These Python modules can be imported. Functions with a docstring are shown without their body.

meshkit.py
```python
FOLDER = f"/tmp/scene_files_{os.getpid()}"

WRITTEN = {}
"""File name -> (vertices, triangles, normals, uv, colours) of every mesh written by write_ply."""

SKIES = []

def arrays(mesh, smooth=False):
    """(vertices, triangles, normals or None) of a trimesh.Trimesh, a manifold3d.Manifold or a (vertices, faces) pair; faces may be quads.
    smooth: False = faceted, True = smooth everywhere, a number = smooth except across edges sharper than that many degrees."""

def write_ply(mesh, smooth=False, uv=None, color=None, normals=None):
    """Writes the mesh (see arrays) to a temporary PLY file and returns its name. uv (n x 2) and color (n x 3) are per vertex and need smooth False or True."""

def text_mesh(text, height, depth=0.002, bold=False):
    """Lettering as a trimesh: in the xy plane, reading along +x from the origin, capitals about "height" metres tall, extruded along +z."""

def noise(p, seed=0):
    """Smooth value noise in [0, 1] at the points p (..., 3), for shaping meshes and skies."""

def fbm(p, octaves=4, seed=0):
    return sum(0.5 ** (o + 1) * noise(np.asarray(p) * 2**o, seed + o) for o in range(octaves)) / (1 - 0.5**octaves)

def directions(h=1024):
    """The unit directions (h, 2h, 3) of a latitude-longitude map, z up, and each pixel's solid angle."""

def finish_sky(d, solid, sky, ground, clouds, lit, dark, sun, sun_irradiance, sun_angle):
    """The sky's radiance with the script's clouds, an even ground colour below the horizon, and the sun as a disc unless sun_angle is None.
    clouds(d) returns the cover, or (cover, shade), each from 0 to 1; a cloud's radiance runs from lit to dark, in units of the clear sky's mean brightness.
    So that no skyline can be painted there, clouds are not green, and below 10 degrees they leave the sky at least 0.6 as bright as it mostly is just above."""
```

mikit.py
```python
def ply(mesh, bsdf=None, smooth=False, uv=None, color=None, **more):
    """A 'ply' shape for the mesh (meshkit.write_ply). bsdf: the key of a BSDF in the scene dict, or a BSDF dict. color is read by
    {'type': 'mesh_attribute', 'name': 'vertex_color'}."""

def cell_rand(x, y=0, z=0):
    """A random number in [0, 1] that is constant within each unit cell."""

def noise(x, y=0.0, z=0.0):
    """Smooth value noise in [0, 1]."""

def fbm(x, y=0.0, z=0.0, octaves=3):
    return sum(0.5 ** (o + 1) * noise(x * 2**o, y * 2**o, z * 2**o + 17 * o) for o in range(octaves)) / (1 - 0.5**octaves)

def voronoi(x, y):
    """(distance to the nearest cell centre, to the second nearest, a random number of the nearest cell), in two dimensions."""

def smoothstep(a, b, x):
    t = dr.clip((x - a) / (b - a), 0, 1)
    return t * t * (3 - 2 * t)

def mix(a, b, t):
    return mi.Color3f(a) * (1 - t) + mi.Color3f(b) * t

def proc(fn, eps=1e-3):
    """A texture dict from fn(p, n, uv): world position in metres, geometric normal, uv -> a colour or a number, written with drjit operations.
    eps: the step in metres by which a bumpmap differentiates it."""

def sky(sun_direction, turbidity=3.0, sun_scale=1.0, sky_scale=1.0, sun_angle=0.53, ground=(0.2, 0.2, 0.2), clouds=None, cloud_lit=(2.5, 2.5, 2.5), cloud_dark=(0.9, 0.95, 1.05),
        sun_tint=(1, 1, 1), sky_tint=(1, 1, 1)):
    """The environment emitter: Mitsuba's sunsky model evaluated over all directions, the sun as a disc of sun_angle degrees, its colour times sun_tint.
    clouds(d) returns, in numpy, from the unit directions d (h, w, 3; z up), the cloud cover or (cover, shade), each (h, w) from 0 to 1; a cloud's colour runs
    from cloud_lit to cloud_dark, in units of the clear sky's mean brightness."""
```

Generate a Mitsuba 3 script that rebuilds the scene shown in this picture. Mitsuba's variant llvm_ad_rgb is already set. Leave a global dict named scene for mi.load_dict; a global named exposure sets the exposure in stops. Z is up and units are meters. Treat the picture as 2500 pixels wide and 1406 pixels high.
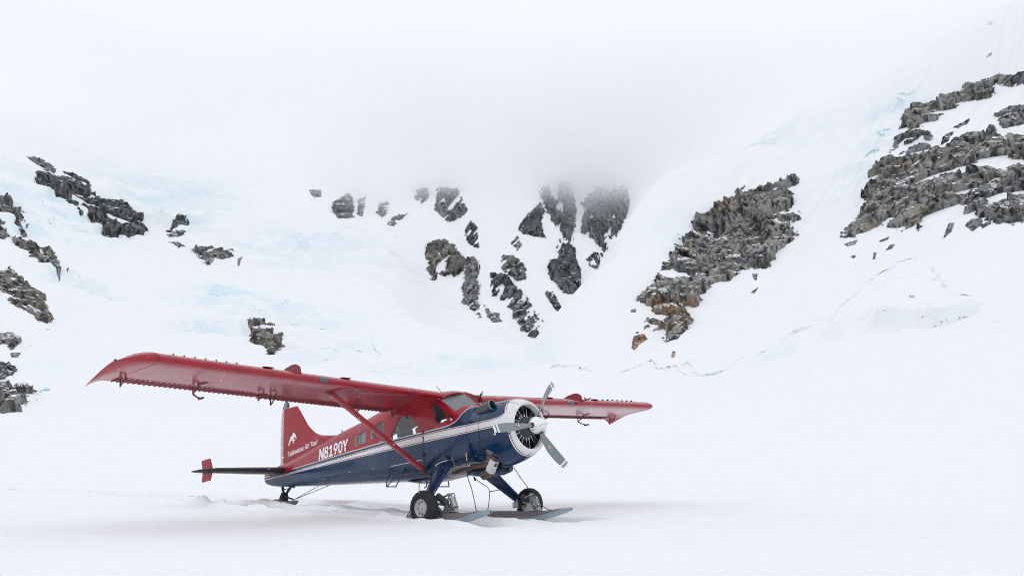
"""Ski plane parked on a glacier under low cloud: Mitsuba 3 scene, metres, z up."""
import math
import numpy as np
import trimesh
import drjit as dr
import mitsuba as mi
import manifold3d as m3
import shapely.geometry as sg
from scipy.spatial import cKDTree, Delaunay
from scipy.interpolate import PchipInterpolator, RBFInterpolator
import mikit
import meshkit
from mikit import proc, ply, noise, fbm, smoothstep, mix

scene, labels = {}, {}
ST = mi.ScalarTransform4f

# ------------------------------------------------------------------ camera, sky, exposure
CAM = np.array([0.0, 0.0, 1.192])
scene['camera'] = {
    'type': 'perspective', 'fov': 54.05, 'fov_axis': 'x', 'near_clip': 0.1, 'far_clip': 8000.0,
    'to_world': ST().look_at(origin=CAM.tolist(), target=[0.0, 9.864, 1.192 + 1.645], up=[-0.0035, -0.1645, 0.9864]),
}
scene['sky'] = mikit.sky((0.45, -0.35, 0.82), turbidity=4, sun_scale=0.03, sun_angle=40, clouds=lambda d: 1.0,
                         cloud_lit=(4.0, 4.14, 4.40), ground=(0.02, 0.02, 0.02))
exposure = 1.30

# ------------------------------------------------------------------ helpers
def V(*a):
    return np.array(a, float)

def tm(v, f):
    return trimesh.Trimesh(np.asarray(v, float), np.asarray(f, int), process=False)

def join(*ms):
    return trimesh.util.concatenate([m for m in ms if m is not None])

def man(m):
    """trimesh -> Manifold"""
    m = m.copy()
    m.merge_vertices()
    return m3.Manifold(m3.Mesh(np.asarray(m.vertices, np.float32), np.asarray(m.faces, np.uint32)))

def unman(m):
    o = m.to_mesh()
    return tm(o.vert_properties[:, :3], o.tri_verts)

def box(c, s, R=None):
    b = trimesh.creation.box(extents=s)
    if R is not None:
        b.apply_transform(R)
    b.apply_translation(c)
    return b

def rbox(c, s, r=0.01, seg=3):
    """box with rounded edges"""
    s = np.asarray(s, float) / 2 - r
    sp = m3.Manifold.sphere(r, 4 * seg)
    parts = [sp.translate([a * s[0], b * s[1], d * s[2]]) for a in (-1, 1) for b in (-1, 1) for d in (-1, 1)]
    m = unman(m3.Manifold.batch_hull(parts))
    m.apply_translation(c)
    return m

def hull(*pts):
    p = np.vstack(pts)
    return trimesh.convex.convex_hull(p)

def frame(d):
    d = np.asarray(d, float)
    d = d / np.linalg.norm(d)
    a = np.cross(d, [0, 0, 1.0]) if abs(d[2]) < 0.95 else np.cross(d, [1.0, 0, 0])
    a /= np.linalg.norm(a)
    return d, a, np.cross(d, a)

def tube(pts, r, sides=8, squash=1.0, cap=True):
    """swept round tube through points with radius r (number or list)"""
    p = np.asarray(pts, float)
    r = np.broadcast_to(np.asarray(r, float), (len(p),))
    t = np.gradient(p, axis=0)
    t /= np.linalg.norm(t, axis=1, keepdims=True) + 1e-12
    _, a, _ = frame(t[0])
    ring, ang = [], np.arange(sides) * 2 * np.pi / sides
    for i in range(len(p)):
        a = a - t[i] * (a @ t[i])
        a /= np.linalg.norm(a) + 1e-12
        b = np.cross(t[i], a)
        ring.append(p[i] + r[i] * (np.cos(ang)[:, None] * a + squash * np.sin(ang)[:, None] * b))
    return loft(ring, cap)

def loft(rings, cap=True, closed=True):
    """skin rings of equal length; capped with a fan about the centre"""
    n, k = len(rings), len(rings[0])
    v = np.vstack(rings)
    f = []
    kk = k if closed else k - 1
    i, j = np.meshgrid(np.arange(n - 1), np.arange(kk), indexing='ij')
    q = np.stack([i * k + j, (i + 1) * k + j, (i + 1) * k + (j + 1) % k, i * k + (j + 1) % k], -1).reshape(-1, 4)
    f = np.vstack([q[:, [0, 1, 2]], q[:, [0, 2, 3]]])
    if cap and closed:
        c0, c1 = len(v), len(v) + 1
        v = np.vstack([v, rings[0].mean(0), rings[-1].mean(0)])
        j = np.arange(k)
        f = np.vstack([f, np.stack([np.full(k, c0), j, (j + 1) % k], 1),
                       np.stack([np.full(k, c1), (n - 1) * k + (j + 1) % k, (n - 1) * k + j], 1)])
    m = tm(v, f)
    if cap and closed and m.volume < 0:
        m.invert()
    return m

def cyl(a, b, r, r2=None, sides=20):
    a, b = np.asarray(a, float), np.asarray(b, float)
    d, u, w = frame(b - a)
    ang = np.arange(sides) * 2 * np.pi / sides
    c = np.cos(ang)[:, None] * u + np.sin(ang)[:, None] * w
    return loft([a + r * c, b + (r if r2 is None else r2) * c])

def lathe(prof, origin, axis, sides=40, closed_profile=False):
    """prof: (t, r) along the axis from origin"""
    d, u, w = frame(axis)
    ang = np.arange(sides) * 2 * np.pi / sides
    c = np.cos(ang)[:, None] * u + np.sin(ang)[:, None] * w
    rings = [np.asarray(origin, float) + t * d + max(r, 1e-4) * c for t, r in prof]
    if closed_profile:
        rings.append(rings[0])
        return loft(rings, cap=False)
    return loft(rings)

def extrude(poly, thick, o, ex, ey):
    """shapely polygon or list of 2D points in the plane (o, ex, ey), thickness centred along ex x ey"""
    if not hasattr(poly, 'exterior'):
        poly = sg.Polygon(poly)
    m = trimesh.creation.extrude_polygon(poly, thick, engine='earcut')
    ex, ey = np.asarray(ex, float), np.asarray(ey, float)
    ez = np.cross(ex, ey)
    T = np.eye(4)
    T[:3, 0], T[:3, 1], T[:3, 2], T[:3, 3] = ex, ey, ez, np.asarray(o, float) - ez * thick / 2
    m.apply_transform(T)
    if m.volume < 0:
        m.invert()
    return m

def mirror(m):
    m = m.copy()
    m.vertices[:, 1] *= -1
    m.faces = m.faces[:, ::-1]
    return m

def spline(pts, n):
    p = np.asarray(pts, float)
    s = np.r_[0, np.cumsum(np.linalg.norm(np.diff(p, axis=0), axis=1))]
    return PchipInterpolator(s, p)(np.linspace(0, s[-1], n))

def interp(x, xs, ys):
    return PchipInterpolator(xs[::-1], ys[::-1])(x) if xs[0] > xs[-1] else PchipInterpolator(xs, ys)(x)

def numbered(key):
    if key not in scene:
        return key
    i = 1
    while f'{key}_{i:03d}' in scene:
        i += 1
    return f'{key}_{i:03d}'

def put(key, mesh, mat, smooth=30, T=None, label=None, **more):
    key = numbered(key)
    d = ply(mesh, mat, smooth=smooth, **more)
    if T is not None:
        d['to_world'] = ST(T.tolist())
    scene[key] = d
    if label:
        labels[key] = {'label': label}
    return key

def pl(x, xs, ys):
    """drjit piecewise linear"""
    r = mi.Float(ys[0])
    for i in range(len(xs) - 1):
        t = dr.clip((x - xs[i]) / (xs[i + 1] - xs[i]), 0, 1)
        r = r + t * (ys[i + 1] - ys[i])
    return r
# control heights of the glacier with its headwall, and of the right-hand mountain (x, y, z)
BACK = [(-300.0,-80.0,-2.0),(0.0,-80.0,0.0),(300.0,-80.0,2.0),(-200.0,0.0,-0.5),(0.0,0.0,0.0),(200.0,0.0,1.0),(-120.0,50.0,0.0),(0.0,30.0,0.0),(120.0,50.0,0.8),(0.0,60.0,0.2),(-40.0,20.0,0.0),(40.0,20.0,0.0),(-60.0,120.0,2.0),(60.0,120.0,2.5),(63.5,135.9,7.5),(114.8,244.4,22.4),(155.9,330.0,41.4),(52.5,172.2,9.1),(93.8,306.0,27.6),(119.1,387.1,44.1),(39.6,216.4,11.0),(74.9,408.2,29.6),(26.3,258.7,12.8),(45.7,447.7,34.4),(0.1,270.0,13.3),(0.1,480.0,38.2),(-28.1,278.6,13.5),(-48.5,477.5,37.8),(-81.4,267.9,12.9),(-131.4,430.4,32.1),(-109.8,235.7,11.3),(-169.5,362.3,25.6),(-124.6,205.1,9.9),(-182.3,298.8,21.1),(128.4,202.8,18.9),(177.2,278.4,34.7),(-231.8,323.6,34.6),(-273.4,379.8,51.4),(-316.6,437.4,73.6),(-364.4,500.6,100.9),(-412.3,563.7,130.3),(-458.5,623.6,162.7),(-509.4,688.9,203.6),(-567.1,762.7,252.1),(-217.0,353.4,37.8),(-256.0,414.9,56.1),(-296.6,478.0,80.4),(-341.4,547.2,110.4),(-386.5,616.3,142.5),(-429.9,682.1,178.2),(-477.8,753.8,223.0),(-532.2,834.8,276.1),(-201.5,393.8,42.1),(-237.8,462.5,62.6),(-275.6,533.0,89.8),(-317.4,610.4,123.2),(-359.4,687.7,159.2),(-399.9,761.4,199.0),(-444.7,841.8,249.2),(-495.5,932.5,308.7),(-205.9,457.4,48.8),(-235.8,521.1,70.5),(-273.4,600.7,101.1),(-314.9,688.2,138.9),(-356.7,775.5,179.5),(-397.0,858.7,224.5),(-441.5,949.6,281.1),(-492.1,1052.2,348.4),(-200.4,515.3,55.0),(-229.5,587.3,79.4),(-266.1,677.1,114.0),(-306.7,775.8,156.6),(-347.4,874.4,202.5),(-386.7,968.4,253.2),(-430.2,1071.1,317.2),(-479.6,1187.2,393.2),(-167.3,544.9,58.2),(-191.6,621.1,84.1),(-222.3,716.3,120.8),(-256.2,820.9,165.9),(-290.3,925.5,214.5),(-323.3,1025.2,268.4),(-359.8,1134.3,336.2),(-401.3,1257.5,416.8),(-118.8,580.8,62.2),(-136.2,662.1,89.9),(-158.0,763.8,129.0),(-182.2,875.6,177.2),(-206.6,987.4,229.1),(-230.1,1094.1,286.7),(-256.2,1210.8,359.3),(-285.9,1342.7,445.5),(-73.6,599.7,64.3),(-84.3,683.8,93.0),(-97.9,788.9,133.4),(-113.0,904.6,183.3),(-128.2,1020.2,237.0),(-142.8,1130.5,296.6),(-159.1,1251.3,371.7),(-177.6,1387.9,460.9),(-55.0,791.5,87.9),(-60.3,864.4,113.8),(-66.3,942.5,159.3),(-71.3,1004.9,212.2),(-75.7,1057.0,268.4),(-78.8,1093.4,310.8),(-84.0,1155.8,374.1),(-15.7,775.0,86.3),(-17.3,846.4,111.6),(-19.1,922.9,156.2),(-20.6,984.1,208.0),(-22.0,1035.1,263.1),(-23.0,1070.8,304.6),(-24.6,1131.9,366.6),(22.0,762.7,85.0),(24.1,833.0,110.0),(26.3,908.2,153.9),(28.1,968.5,204.9),(29.6,1018.6,259.1),(30.7,1053.8,300.0),(32.5,1114.0,361.0),(64.1,780.2,87.1),(70.2,852.0,112.6),(76.9,929.0,157.6),(82.4,990.5,209.8),(87.1,1041.8,265.2),(90.4,1077.7,307.0),(96.0,1139.3,369.4),(100.9,793.1,88.7),(110.5,866.1,114.6),(121.1,944.3,160.3),(129.9,1006.8,213.4),(137.4,1058.9,269.7),(142.7,1095.3,312.2),(151.6,1157.8,375.6),(236.8,1125.4,321.0),(362.4,1144.0,351.8),(507.9,1142.2,366.8),(620.6,1085.1,349.0),(182.4,881.3,149.9),(236.5,764.3,114.5),(299.6,632.7,87.4),(-1100.0,1700.0,430.0),(-700.0,1700.0,430.0),(-350.0,1700.0,430.0),(0.0,1700.0,430.0),(350.0,1700.0,430.0),(700.0,1700.0,430.0),(1100.0,1700.0,430.0)]
RIGHT = [(19.4,524.6,44.9),(47.3,462.6,37.6),(76.8,418.0,32.0),(99.3,418.4,40.3),(123.3,422.4,53.6),(136.9,391.8,51.2),(155.4,359.9,47.2),(170.2,330.8,45.7),(189.3,306.2,44.4),(204.9,283.8,43.7),(22.7,579.6,72.1),(30.2,599.2,85.7),(48.3,648.2,113.0),(73.5,706.2,151.5),(98.4,758.6,189.6),(155.2,820.4,230.7),(214.3,874.1,275.7),(266.6,896.2,313.4),(320.7,883.6,334.0),(360.5,857.3,352.1),(379.2,838.2,365.4),(402.6,810.5,366.5),(426.3,787.0,372.3),(460.9,755.5,384.0),(515.9,712.9,392.8),(68.1,535.7,58.1),(85.9,523.0,61.1),(110.8,594.8,101.5),(141.3,619.1,118.8),(196.8,671.8,166.1),(213.6,724.2,210.4),(177.0,703.1,185.9),(87.4,603.7,102.9),(129.2,688.0,158.1),(196.4,556.4,107.1),(200.1,588.9,128.3),(242.4,662.0,186.8),(295.7,732.6,251.8),(343.8,788.3,304.4),(380.0,771.5,305.0),(394.3,736.0,294.5),(237.0,540.3,124.9),(260.0,501.6,118.3),(209.8,481.2,92.9),(230.4,443.8,85.9),(301.3,620.7,186.4),(257.2,810.2,260.2),(141.2,526.4,79.1),(112.5,497.4,64.4),(172.1,553.9,99.5),(46.0,558.1,71.9),(327.1,503.0,129.7),(419.2,633.9,232.8),(27.7,707.1,2.1),(58.9,790.8,43.0),(89.6,861.5,81.5),(120.0,925.6,119.6),(189.4,1000.9,170.7),(261.5,1066.4,215.7),(325.3,1093.3,253.4),(391.2,1078.0,274.0),(439.9,1045.9,292.1),(491.2,988.8,306.5),(562.2,921.8,324.0),(629.4,869.7,332.8),(-4.5,560.0,15.0),(-14.3,699.9,15.0),(10.0,799.9,25.0),(48.1,898.7,60.0),(4.2,500.0,25.0),(15.9,429.7,21.1),(38.6,378.0,17.9),(61.4,334.4,15.1),(97.3,336.2,15.3),(121.9,285.0,12.1),(131.6,258.4,10.4),(149.5,236.8,9.1)]
# rock outlines on those slopes: sheet, tone, o(utcrop) / b(oulder), label, outline (x, y)
ROCKS = [
    ('B', 'dark', 'o', 'narrow dark rib slanting down right at upper left, beside the blocky misty rock', [(-425.8,866.2),(-434.1,890.0),(-433.1,902.0),(-421.2,894.5),(-407.9,883.9),(-400.6,877.1),(-388.9,865.1),(-364.9,827.7),(-375.4,834.4),(-391.5,854.1),(-401.0,857.9),(-404.7,857.4),(-415.6,853.9)]),
    ('B', 'dark', 'o', 'blocky misty rock at upper left, between narrow rib and big layered outcrop', [(-426.9,910.1),(-428.5,930.5),(-429.5,945.8),(-421.1,946.1),(-411.5,946.4),(-396.2,922.0),(-394.3,904.2),(-398.7,885.7),(-402.0,880.1),(-412.3,888.8)]),
    ('B', 'pale', 'o', 'faint highest rock of the left wall, almost lost in the cloud', [(-455.0,906.4),(-452.6,921.7),(-443.1,927.8),(-432.7,919.6),(-427.0,906.1),(-436.1,905.8),(-442.3,903.9)]),
    ('B', 'dark', 'o', 'big dark layered rock outcrop split by slanting snow ledges, left of centre', [(-397.3,882.8),(-391.6,914.1),(-386.4,927.8),(-379.3,945.2),(-361.0,933.4),(-345.1,918.9),(-341.0,898.7),(-329.9,882.7),(-327.2,868.6),(-316.7,851.1),(-323.7,831.8),(-333.7,829.9),(-329.8,812.0),(-333.9,809.0),(-345.8,824.1),(-355.1,828.5),(-360.4,830.1),(-368.5,849.9),(-373.5,848.6),(-378.6,876.5),(-379.8,894.6),(-388.8,868.9)]),
    ('B', 'dark', 'o', 'small dark rock beside pale ice, right of the big layered outcrop', [(-316.8,912.3),(-319.9,937.6),(-319.2,950.0),(-310.7,943.2),(-303.5,919.5),(-308.1,904.7),(-313.3,897.4)]),
    ('B', 'pale', 'o', 'faint grey rock patch just below the small dark rock beside pale ice', [(-312.0,884.8),(-306.6,895.0),(-299.2,901.3),(-296.7,885.9),(-300.3,866.8),(-306.0,869.8)]),
    ('B', 'pale', 'o', 'very faint thin grey rock streak on the snow, left of the low speckled outcrop', [(-297.1,850.5),(-290.1,853.8),(-279.2,838.1),(-282.0,830.9)]),
    ('B', 'grey', 'o', 'low speckled grey rock outcrop on the snow left of centre', [(-266.9,825.8),(-271.1,852.0),(-260.2,852.2),(-256.1,833.5),(-258.5,821.6),(-251.2,832.3),(-249.1,839.7),(-237.9,844.6),(-234.2,823.0),(-237.3,810.1),(-242.8,808.1),(-242.7,797.0),(-244.5,792.1),(-256.3,807.1)]),
    ('B', 'grey', 'b', 'little boulder at the right end of the low speckled outcrop', [(-227.2,815.6),(-225.1,823.7),(-223.7,814.0),(-223.0,802.6)]),
    ('B', 'grey', 'o', 'topmost grey rock at the left picture edge with a pointed lower end', [(-406.6,764.1),(-401.1,763.4),(-397.4,766.1),(-388.1,760.0),(-382.0,756.6),(-378.8,757.8),(-370.2,743.1),(-359.6,723.4),(-354.7,717.8),(-347.5,699.3),(-356.6,708.4),(-365.0,715.5),(-370.4,716.5),(-375.8,717.7),(-379.8,716.3)]),
    ('B', 'pale', 'o', 'misty pale grey rock at the left edge, below the topmost edge rock', [(-370.2,699.0),(-366.1,700.0),(-360.7,697.1),(-351.0,685.4),(-341.5,665.7),(-336.2,650.5),(-338.2,648.9),(-343.6,651.0)]),
    ('B', 'grey', 'o', 'slanting grey rock rib on the left with a round shoulder and a tapering tail', [(-341.0,669.0),(-341.4,679.6),(-335.2,676.4),(-330.5,675.9),(-324.5,671.6),(-316.0,660.5),(-322.5,678.0),(-318.0,677.9),(-308.4,665.8),(-300.0,651.4),(-285.5,622.4),(-276.9,611.6),(-281.0,613.0),(-291.1,622.7),(-296.7,628.6),(-299.6,627.3),(-305.6,636.7),(-311.6,636.0),(-324.2,652.2),(-331.3,656.3)]),
    ('B', 'grey', 'b', 'small ragged boulder just right of the tapering rib tail', [(-288.2,640.1),(-289.0,649.5),(-282.4,638.1),(-279.8,622.1)]),
    ('B', 'brown', 'o', 'large brown and black pointed rock at the left picture edge', [(-294.1,559.6),(-294.9,569.0),(-296.3,579.6),(-301.7,590.4),(-296.9,587.7),(-287.1,578.6),(-276.3,567.4),(-268.5,561.7),(-259.3,551.3),(-259.2,546.9),(-262.1,544.5),(-263.5,539.4),(-264.8,528.9),(-263.7,519.4),(-269.2,521.1),(-273.4,521.6)]),
    ('B', 'brown', 'o', 'streaked brown rock slab directly under the pointed rock on the left', [(-262.6,516.1),(-262.8,526.3),(-262.1,536.5),(-259.1,539.9),(-254.0,539.2),(-246.5,529.9),(-244.1,523.0),(-240.2,518.9),(-236.4,514.4),(-232.1,498.2),(-233.6,491.2),(-241.6,502.4),(-248.5,506.2),(-253.2,505.4)]),
    ('B', 'grey', 'o', 'flat ledged grey rock at the left edge, above the two lowest edge rocks', [(-222.4,429.6),(-223.7,436.1),(-224.0,441.9),(-221.6,444.6),(-213.9,434.7),(-204.8,412.7),(-198.6,396.6),(-206.5,409.0),(-206.3,402.9),(-206.4,399.4)]),
    ('B', 'grey', 'b', 'flat grey boulder alone under the ledged rock at the left edge', [(-195.9,391.3),(-194.1,395.9),(-191.6,388.6),(-192.6,385.6)]),
    ('B', 'dark', 'o', 'dark blocky rock at the left edge, second lowest there', [(-191.7,372.2),(-190.9,374.1),(-189.4,376.3),(-186.2,375.6),(-182.9,370.9),(-181.0,362.2),(-179.3,354.7),(-178.7,351.2),(-179.8,350.0)]),
    ('B', 'grey', 'o', 'lowest grey smooth rock at the left picture edge, standing on the snow', [(-175.9,342.7),(-174.3,342.7),(-171.0,341.3),(-169.0,342.2),(-169.7,348.5),(-164.8,343.6),(-150.5,313.9),(-139.6,288.1),(-114.1,234.1),(-108.2,218.4),(-105.0,208.9),(-112.6,222.4),(-116.6,228.2)]),
    ('B', 'brown', 'o', 'isolated brown rock in the icefall just above the near wing', [(-163.8,619.6),(-165.7,632.2),(-162.4,637.0),(-156.3,625.3),(-150.6,617.7),(-154.5,634.8),(-149.7,626.2),(-145.8,613.4),(-143.4,618.8),(-137.3,596.4),(-138.8,587.7),(-142.2,593.1),(-135.1,578.3),(-130.2,551.4),(-130.8,544.4),(-136.3,555.8),(-143.3,580.5),(-145.3,574.9),(-153.3,589.2),(-158.5,604.5)]),
    ('B', 'pale', 'o', 'palest rock hint in the mist, far left of the central rocks', [(-235.3,1123.3),(-223.7,1138.1),(-217.6,1108.5),(-222.3,1092.8)]),
    ('B', 'dark', 'o', 'dark rock half lost in mist with a flat base, left of the central cliffs', [(-202.6,1105.8),(-193.8,1146.2),(-184.5,1130.5),(-167.1,1040.7),(-175.2,1031.7),(-182.1,1029.0),(-193.5,1050.0)]),
    ('B', 'pale', 'o', 'narrow misty rock sliver right beside the flat-based misty rock', [(-178.4,1132.8),(-171.8,1142.3),(-166.9,1101.5),(-160.4,1045.4),(-167.2,1055.1)]),
    ('B', 'grey', 'o', 'small round grey rock on the snow between mist and central cliffs', [(-147.7,1061.1),(-149.3,1110.8),(-136.1,1088.2),(-135.0,1062.0),(-138.1,1040.8)]),
    ('B', 'grey', 'o', 'small ragged rock spur reaching right, under the small round grey rock', [(-131.1,1022.5),(-128.0,1043.4),(-118.4,1050.2),(-112.0,1053.8),(-117.2,1040.6),(-123.7,1022.0)]),
    ('B', 'pale', 'o', 'pale misty rock hint at the cloud edge above the central cliffs', [(-109.0,1094.2),(-95.1,1087.4),(-90.4,1071.0),(-99.1,1066.1),(-107.9,1077.5)]),
    ('B', 'pale', 'o', 'broad pale misty rock under the cloud above the central cliffs', [(-83.7,1080.9),(-59.7,1069.9),(-45.8,1038.5),(-57.3,1033.2),(-70.8,1037.0),(-82.5,1052.0)]),
    ('B', 'dark', 'o', 'dark rock knob right above the long narrow central rib', [(-49.1,1018.7),(-43.7,1027.0),(-35.9,1015.9),(-33.4,988.7),(-40.6,994.4),(-46.9,1006.0)]),
    ('B', 'brown', 'o', 'central grey cliff of upright slabs, left of the long narrow rib', [(-89.2,1007.0),(-83.9,1019.1),(-79.0,1013.0),(-68.9,1012.8),(-58.3,1005.2),(-56.2,995.6),(-48.7,987.4),(-46.7,977.5),(-49.9,961.7),(-52.6,939.7),(-57.0,946.3),(-61.9,957.7),(-71.7,961.8),(-69.5,951.1),(-73.9,939.8),(-79.4,956.5),(-85.1,965.3),(-82.8,977.6),(-87.2,994.5)]),
    ('B', 'grey', 'o', 'long narrow rock rib pointing straight down in the middle of the snow wall', [(-46.9,981.2),(-37.3,983.8),(-30.7,955.9),(-32.9,944.3),(-28.6,898.7),(-24.1,857.8),(-30.3,876.3),(-44.0,903.3),(-47.0,934.5),(-46.3,958.4)]),
    ('B', 'grey', 'o', 'small rock at the foot of the long narrow rib', [(-24.7,894.3),(-18.0,876.9),(-11.7,869.2),(-9.0,845.6),(-16.1,846.3),(-21.5,870.0)]),
    ('B', 'grey', 'o', 'square-topped grey rock block between two snow gullies in the centre', [(-11.3,951.6),(-8.4,966.7),(1.8,961.0),(9.5,951.9),(13.2,939.5),(13.0,922.0),(4.8,922.9),(-4.3,938.1)]),
    ('B', 'dark', 'o', 'long ragged dark rib slanting down right below the square-topped block', [(-19.7,947.0),(-7.3,937.1),(0.3,923.3),(9.1,904.3),(16.0,879.9),(19.8,859.0),(25.3,835.8),(18.2,851.5),(22.6,812.5),(17.7,796.3),(9.6,819.2),(3.1,843.1),(-1.0,875.3),(-9.7,892.5),(-15.7,904.0),(-18.7,905.6)]),
    ('B', 'dark', 'o', 'dark triangular rock left of the misty central peak', [(5.8,994.5),(11.6,1003.6),(18.3,1010.9),(27.0,1027.3),(33.3,1012.6),(29.6,999.1),(33.8,979.8),(22.6,981.2),(11.4,987.0)]),
    ('B', 'grey', 'o', 'thin speckled rock strip below the dark triangular rock', [(-1.4,979.0),(5.0,986.8),(9.7,973.1),(4.9,966.3)]),
    ('B', 'dark', 'o', 'misty dark left half of the central peak, its top in cloud', [(34.2,1039.4),(46.7,1050.6),(64.4,1056.4),(67.7,1031.0),(64.3,1006.7),(59.4,980.8),(53.0,981.9),(44.2,998.2),(34.9,1011.0),(30.4,1025.5)]),
    ('B', 'dark', 'o', 'misty dark right half of the central peak, right of the snow gully', [(73.2,1035.7),(91.0,1063.4),(104.9,1063.4),(119.7,1084.0),(129.9,1067.6),(133.4,1049.5),(118.9,1036.2),(111.6,1018.7),(96.8,1003.3),(91.8,987.0),(83.1,997.1),(70.3,998.2)]),
    ('B', 'dark', 'o', 'tall dark smooth slab under the left half of the central peak', [(46.6,981.3),(62.1,973.8),(65.8,949.4),(69.6,929.4),(59.0,907.7),(50.0,903.3),(37.5,917.6),(32.4,941.4),(34.2,950.6),(43.7,955.2)]),
    ('B', 'dark', 'o', 'small dark slab tucked against the right snow ridge under the central peak', [(72.5,966.5),(81.7,981.1),(91.4,982.6),(82.7,958.3),(75.0,958.9)]),
    ('B', 'dark', 'o', 'lowest dark rock of the central wall, in the notch of the snow ridge', [(28.1,904.9),(36.9,903.9),(44.1,874.1),(40.7,862.7),(34.5,880.7)]),
    ('R', 'tan', 'o', 'great streaked grey and tan rock outcrop on the right slope with rusty foot', [(213.2,727.5),(211.9,719.6),(206.0,706.6),(199.7,705.3),(189.7,707.1),(181.3,702.5),(190.2,701.1),(197.6,698.7),(199.9,687.3),(194.1,663.7),(189.0,667.1),(180.4,675.8),(173.8,676.2),(182.1,669.9),(187.4,654.6),(182.5,638.4),(175.6,633.2),(162.1,611.1),(152.6,601.6),(146.0,610.9),(138.1,602.8),(127.7,587.6),(125.5,594.8),(119.5,589.6),(110.7,579.4),(106.5,567.5),(102.3,574.6),(97.7,570.1),(101.1,554.2),(93.2,535.7),(85.8,522.6),(79.4,527.5),(84.2,544.0),(79.1,551.0),(77.9,554.8),(69.3,550.6),(74.9,558.7),(74.7,563.5),(82.3,565.6),(79.1,575.3),(74.7,583.4),(77.4,596.3),(86.0,608.7),(88.3,617.3),(100.0,630.1),(102.9,647.0),(116.5,672.4),(129.5,693.9),(140.5,702.1),(153.7,708.3),(163.2,713.3),(172.7,717.9),(168.4,710.8),(184.1,712.4),(201.2,713.9),(207.1,721.8)]),
    ('R', 'rust', 'b', 'rust coloured boulder at the lower left foot of the great outcrop', [(64.1,536.3),(66.7,548.0),(69.9,549.0),(73.0,549.1),(74.0,543.3),(68.7,539.7),(65.0,531.0)]),
    ('R', 'rust', 'b', 'tiny brown boulder on the snow right below the great outcrop', [(75.0,471.0),(77.5,482.2),(78.8,481.4),(75.8,467.5)]),
    ('R', 'grey', 'b', 'tiny grey boulder on the snow left of the great outcrop', [(68.0,570.8),(68.9,573.5),(71.7,573.8),(71.0,570.0)]),
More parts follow.
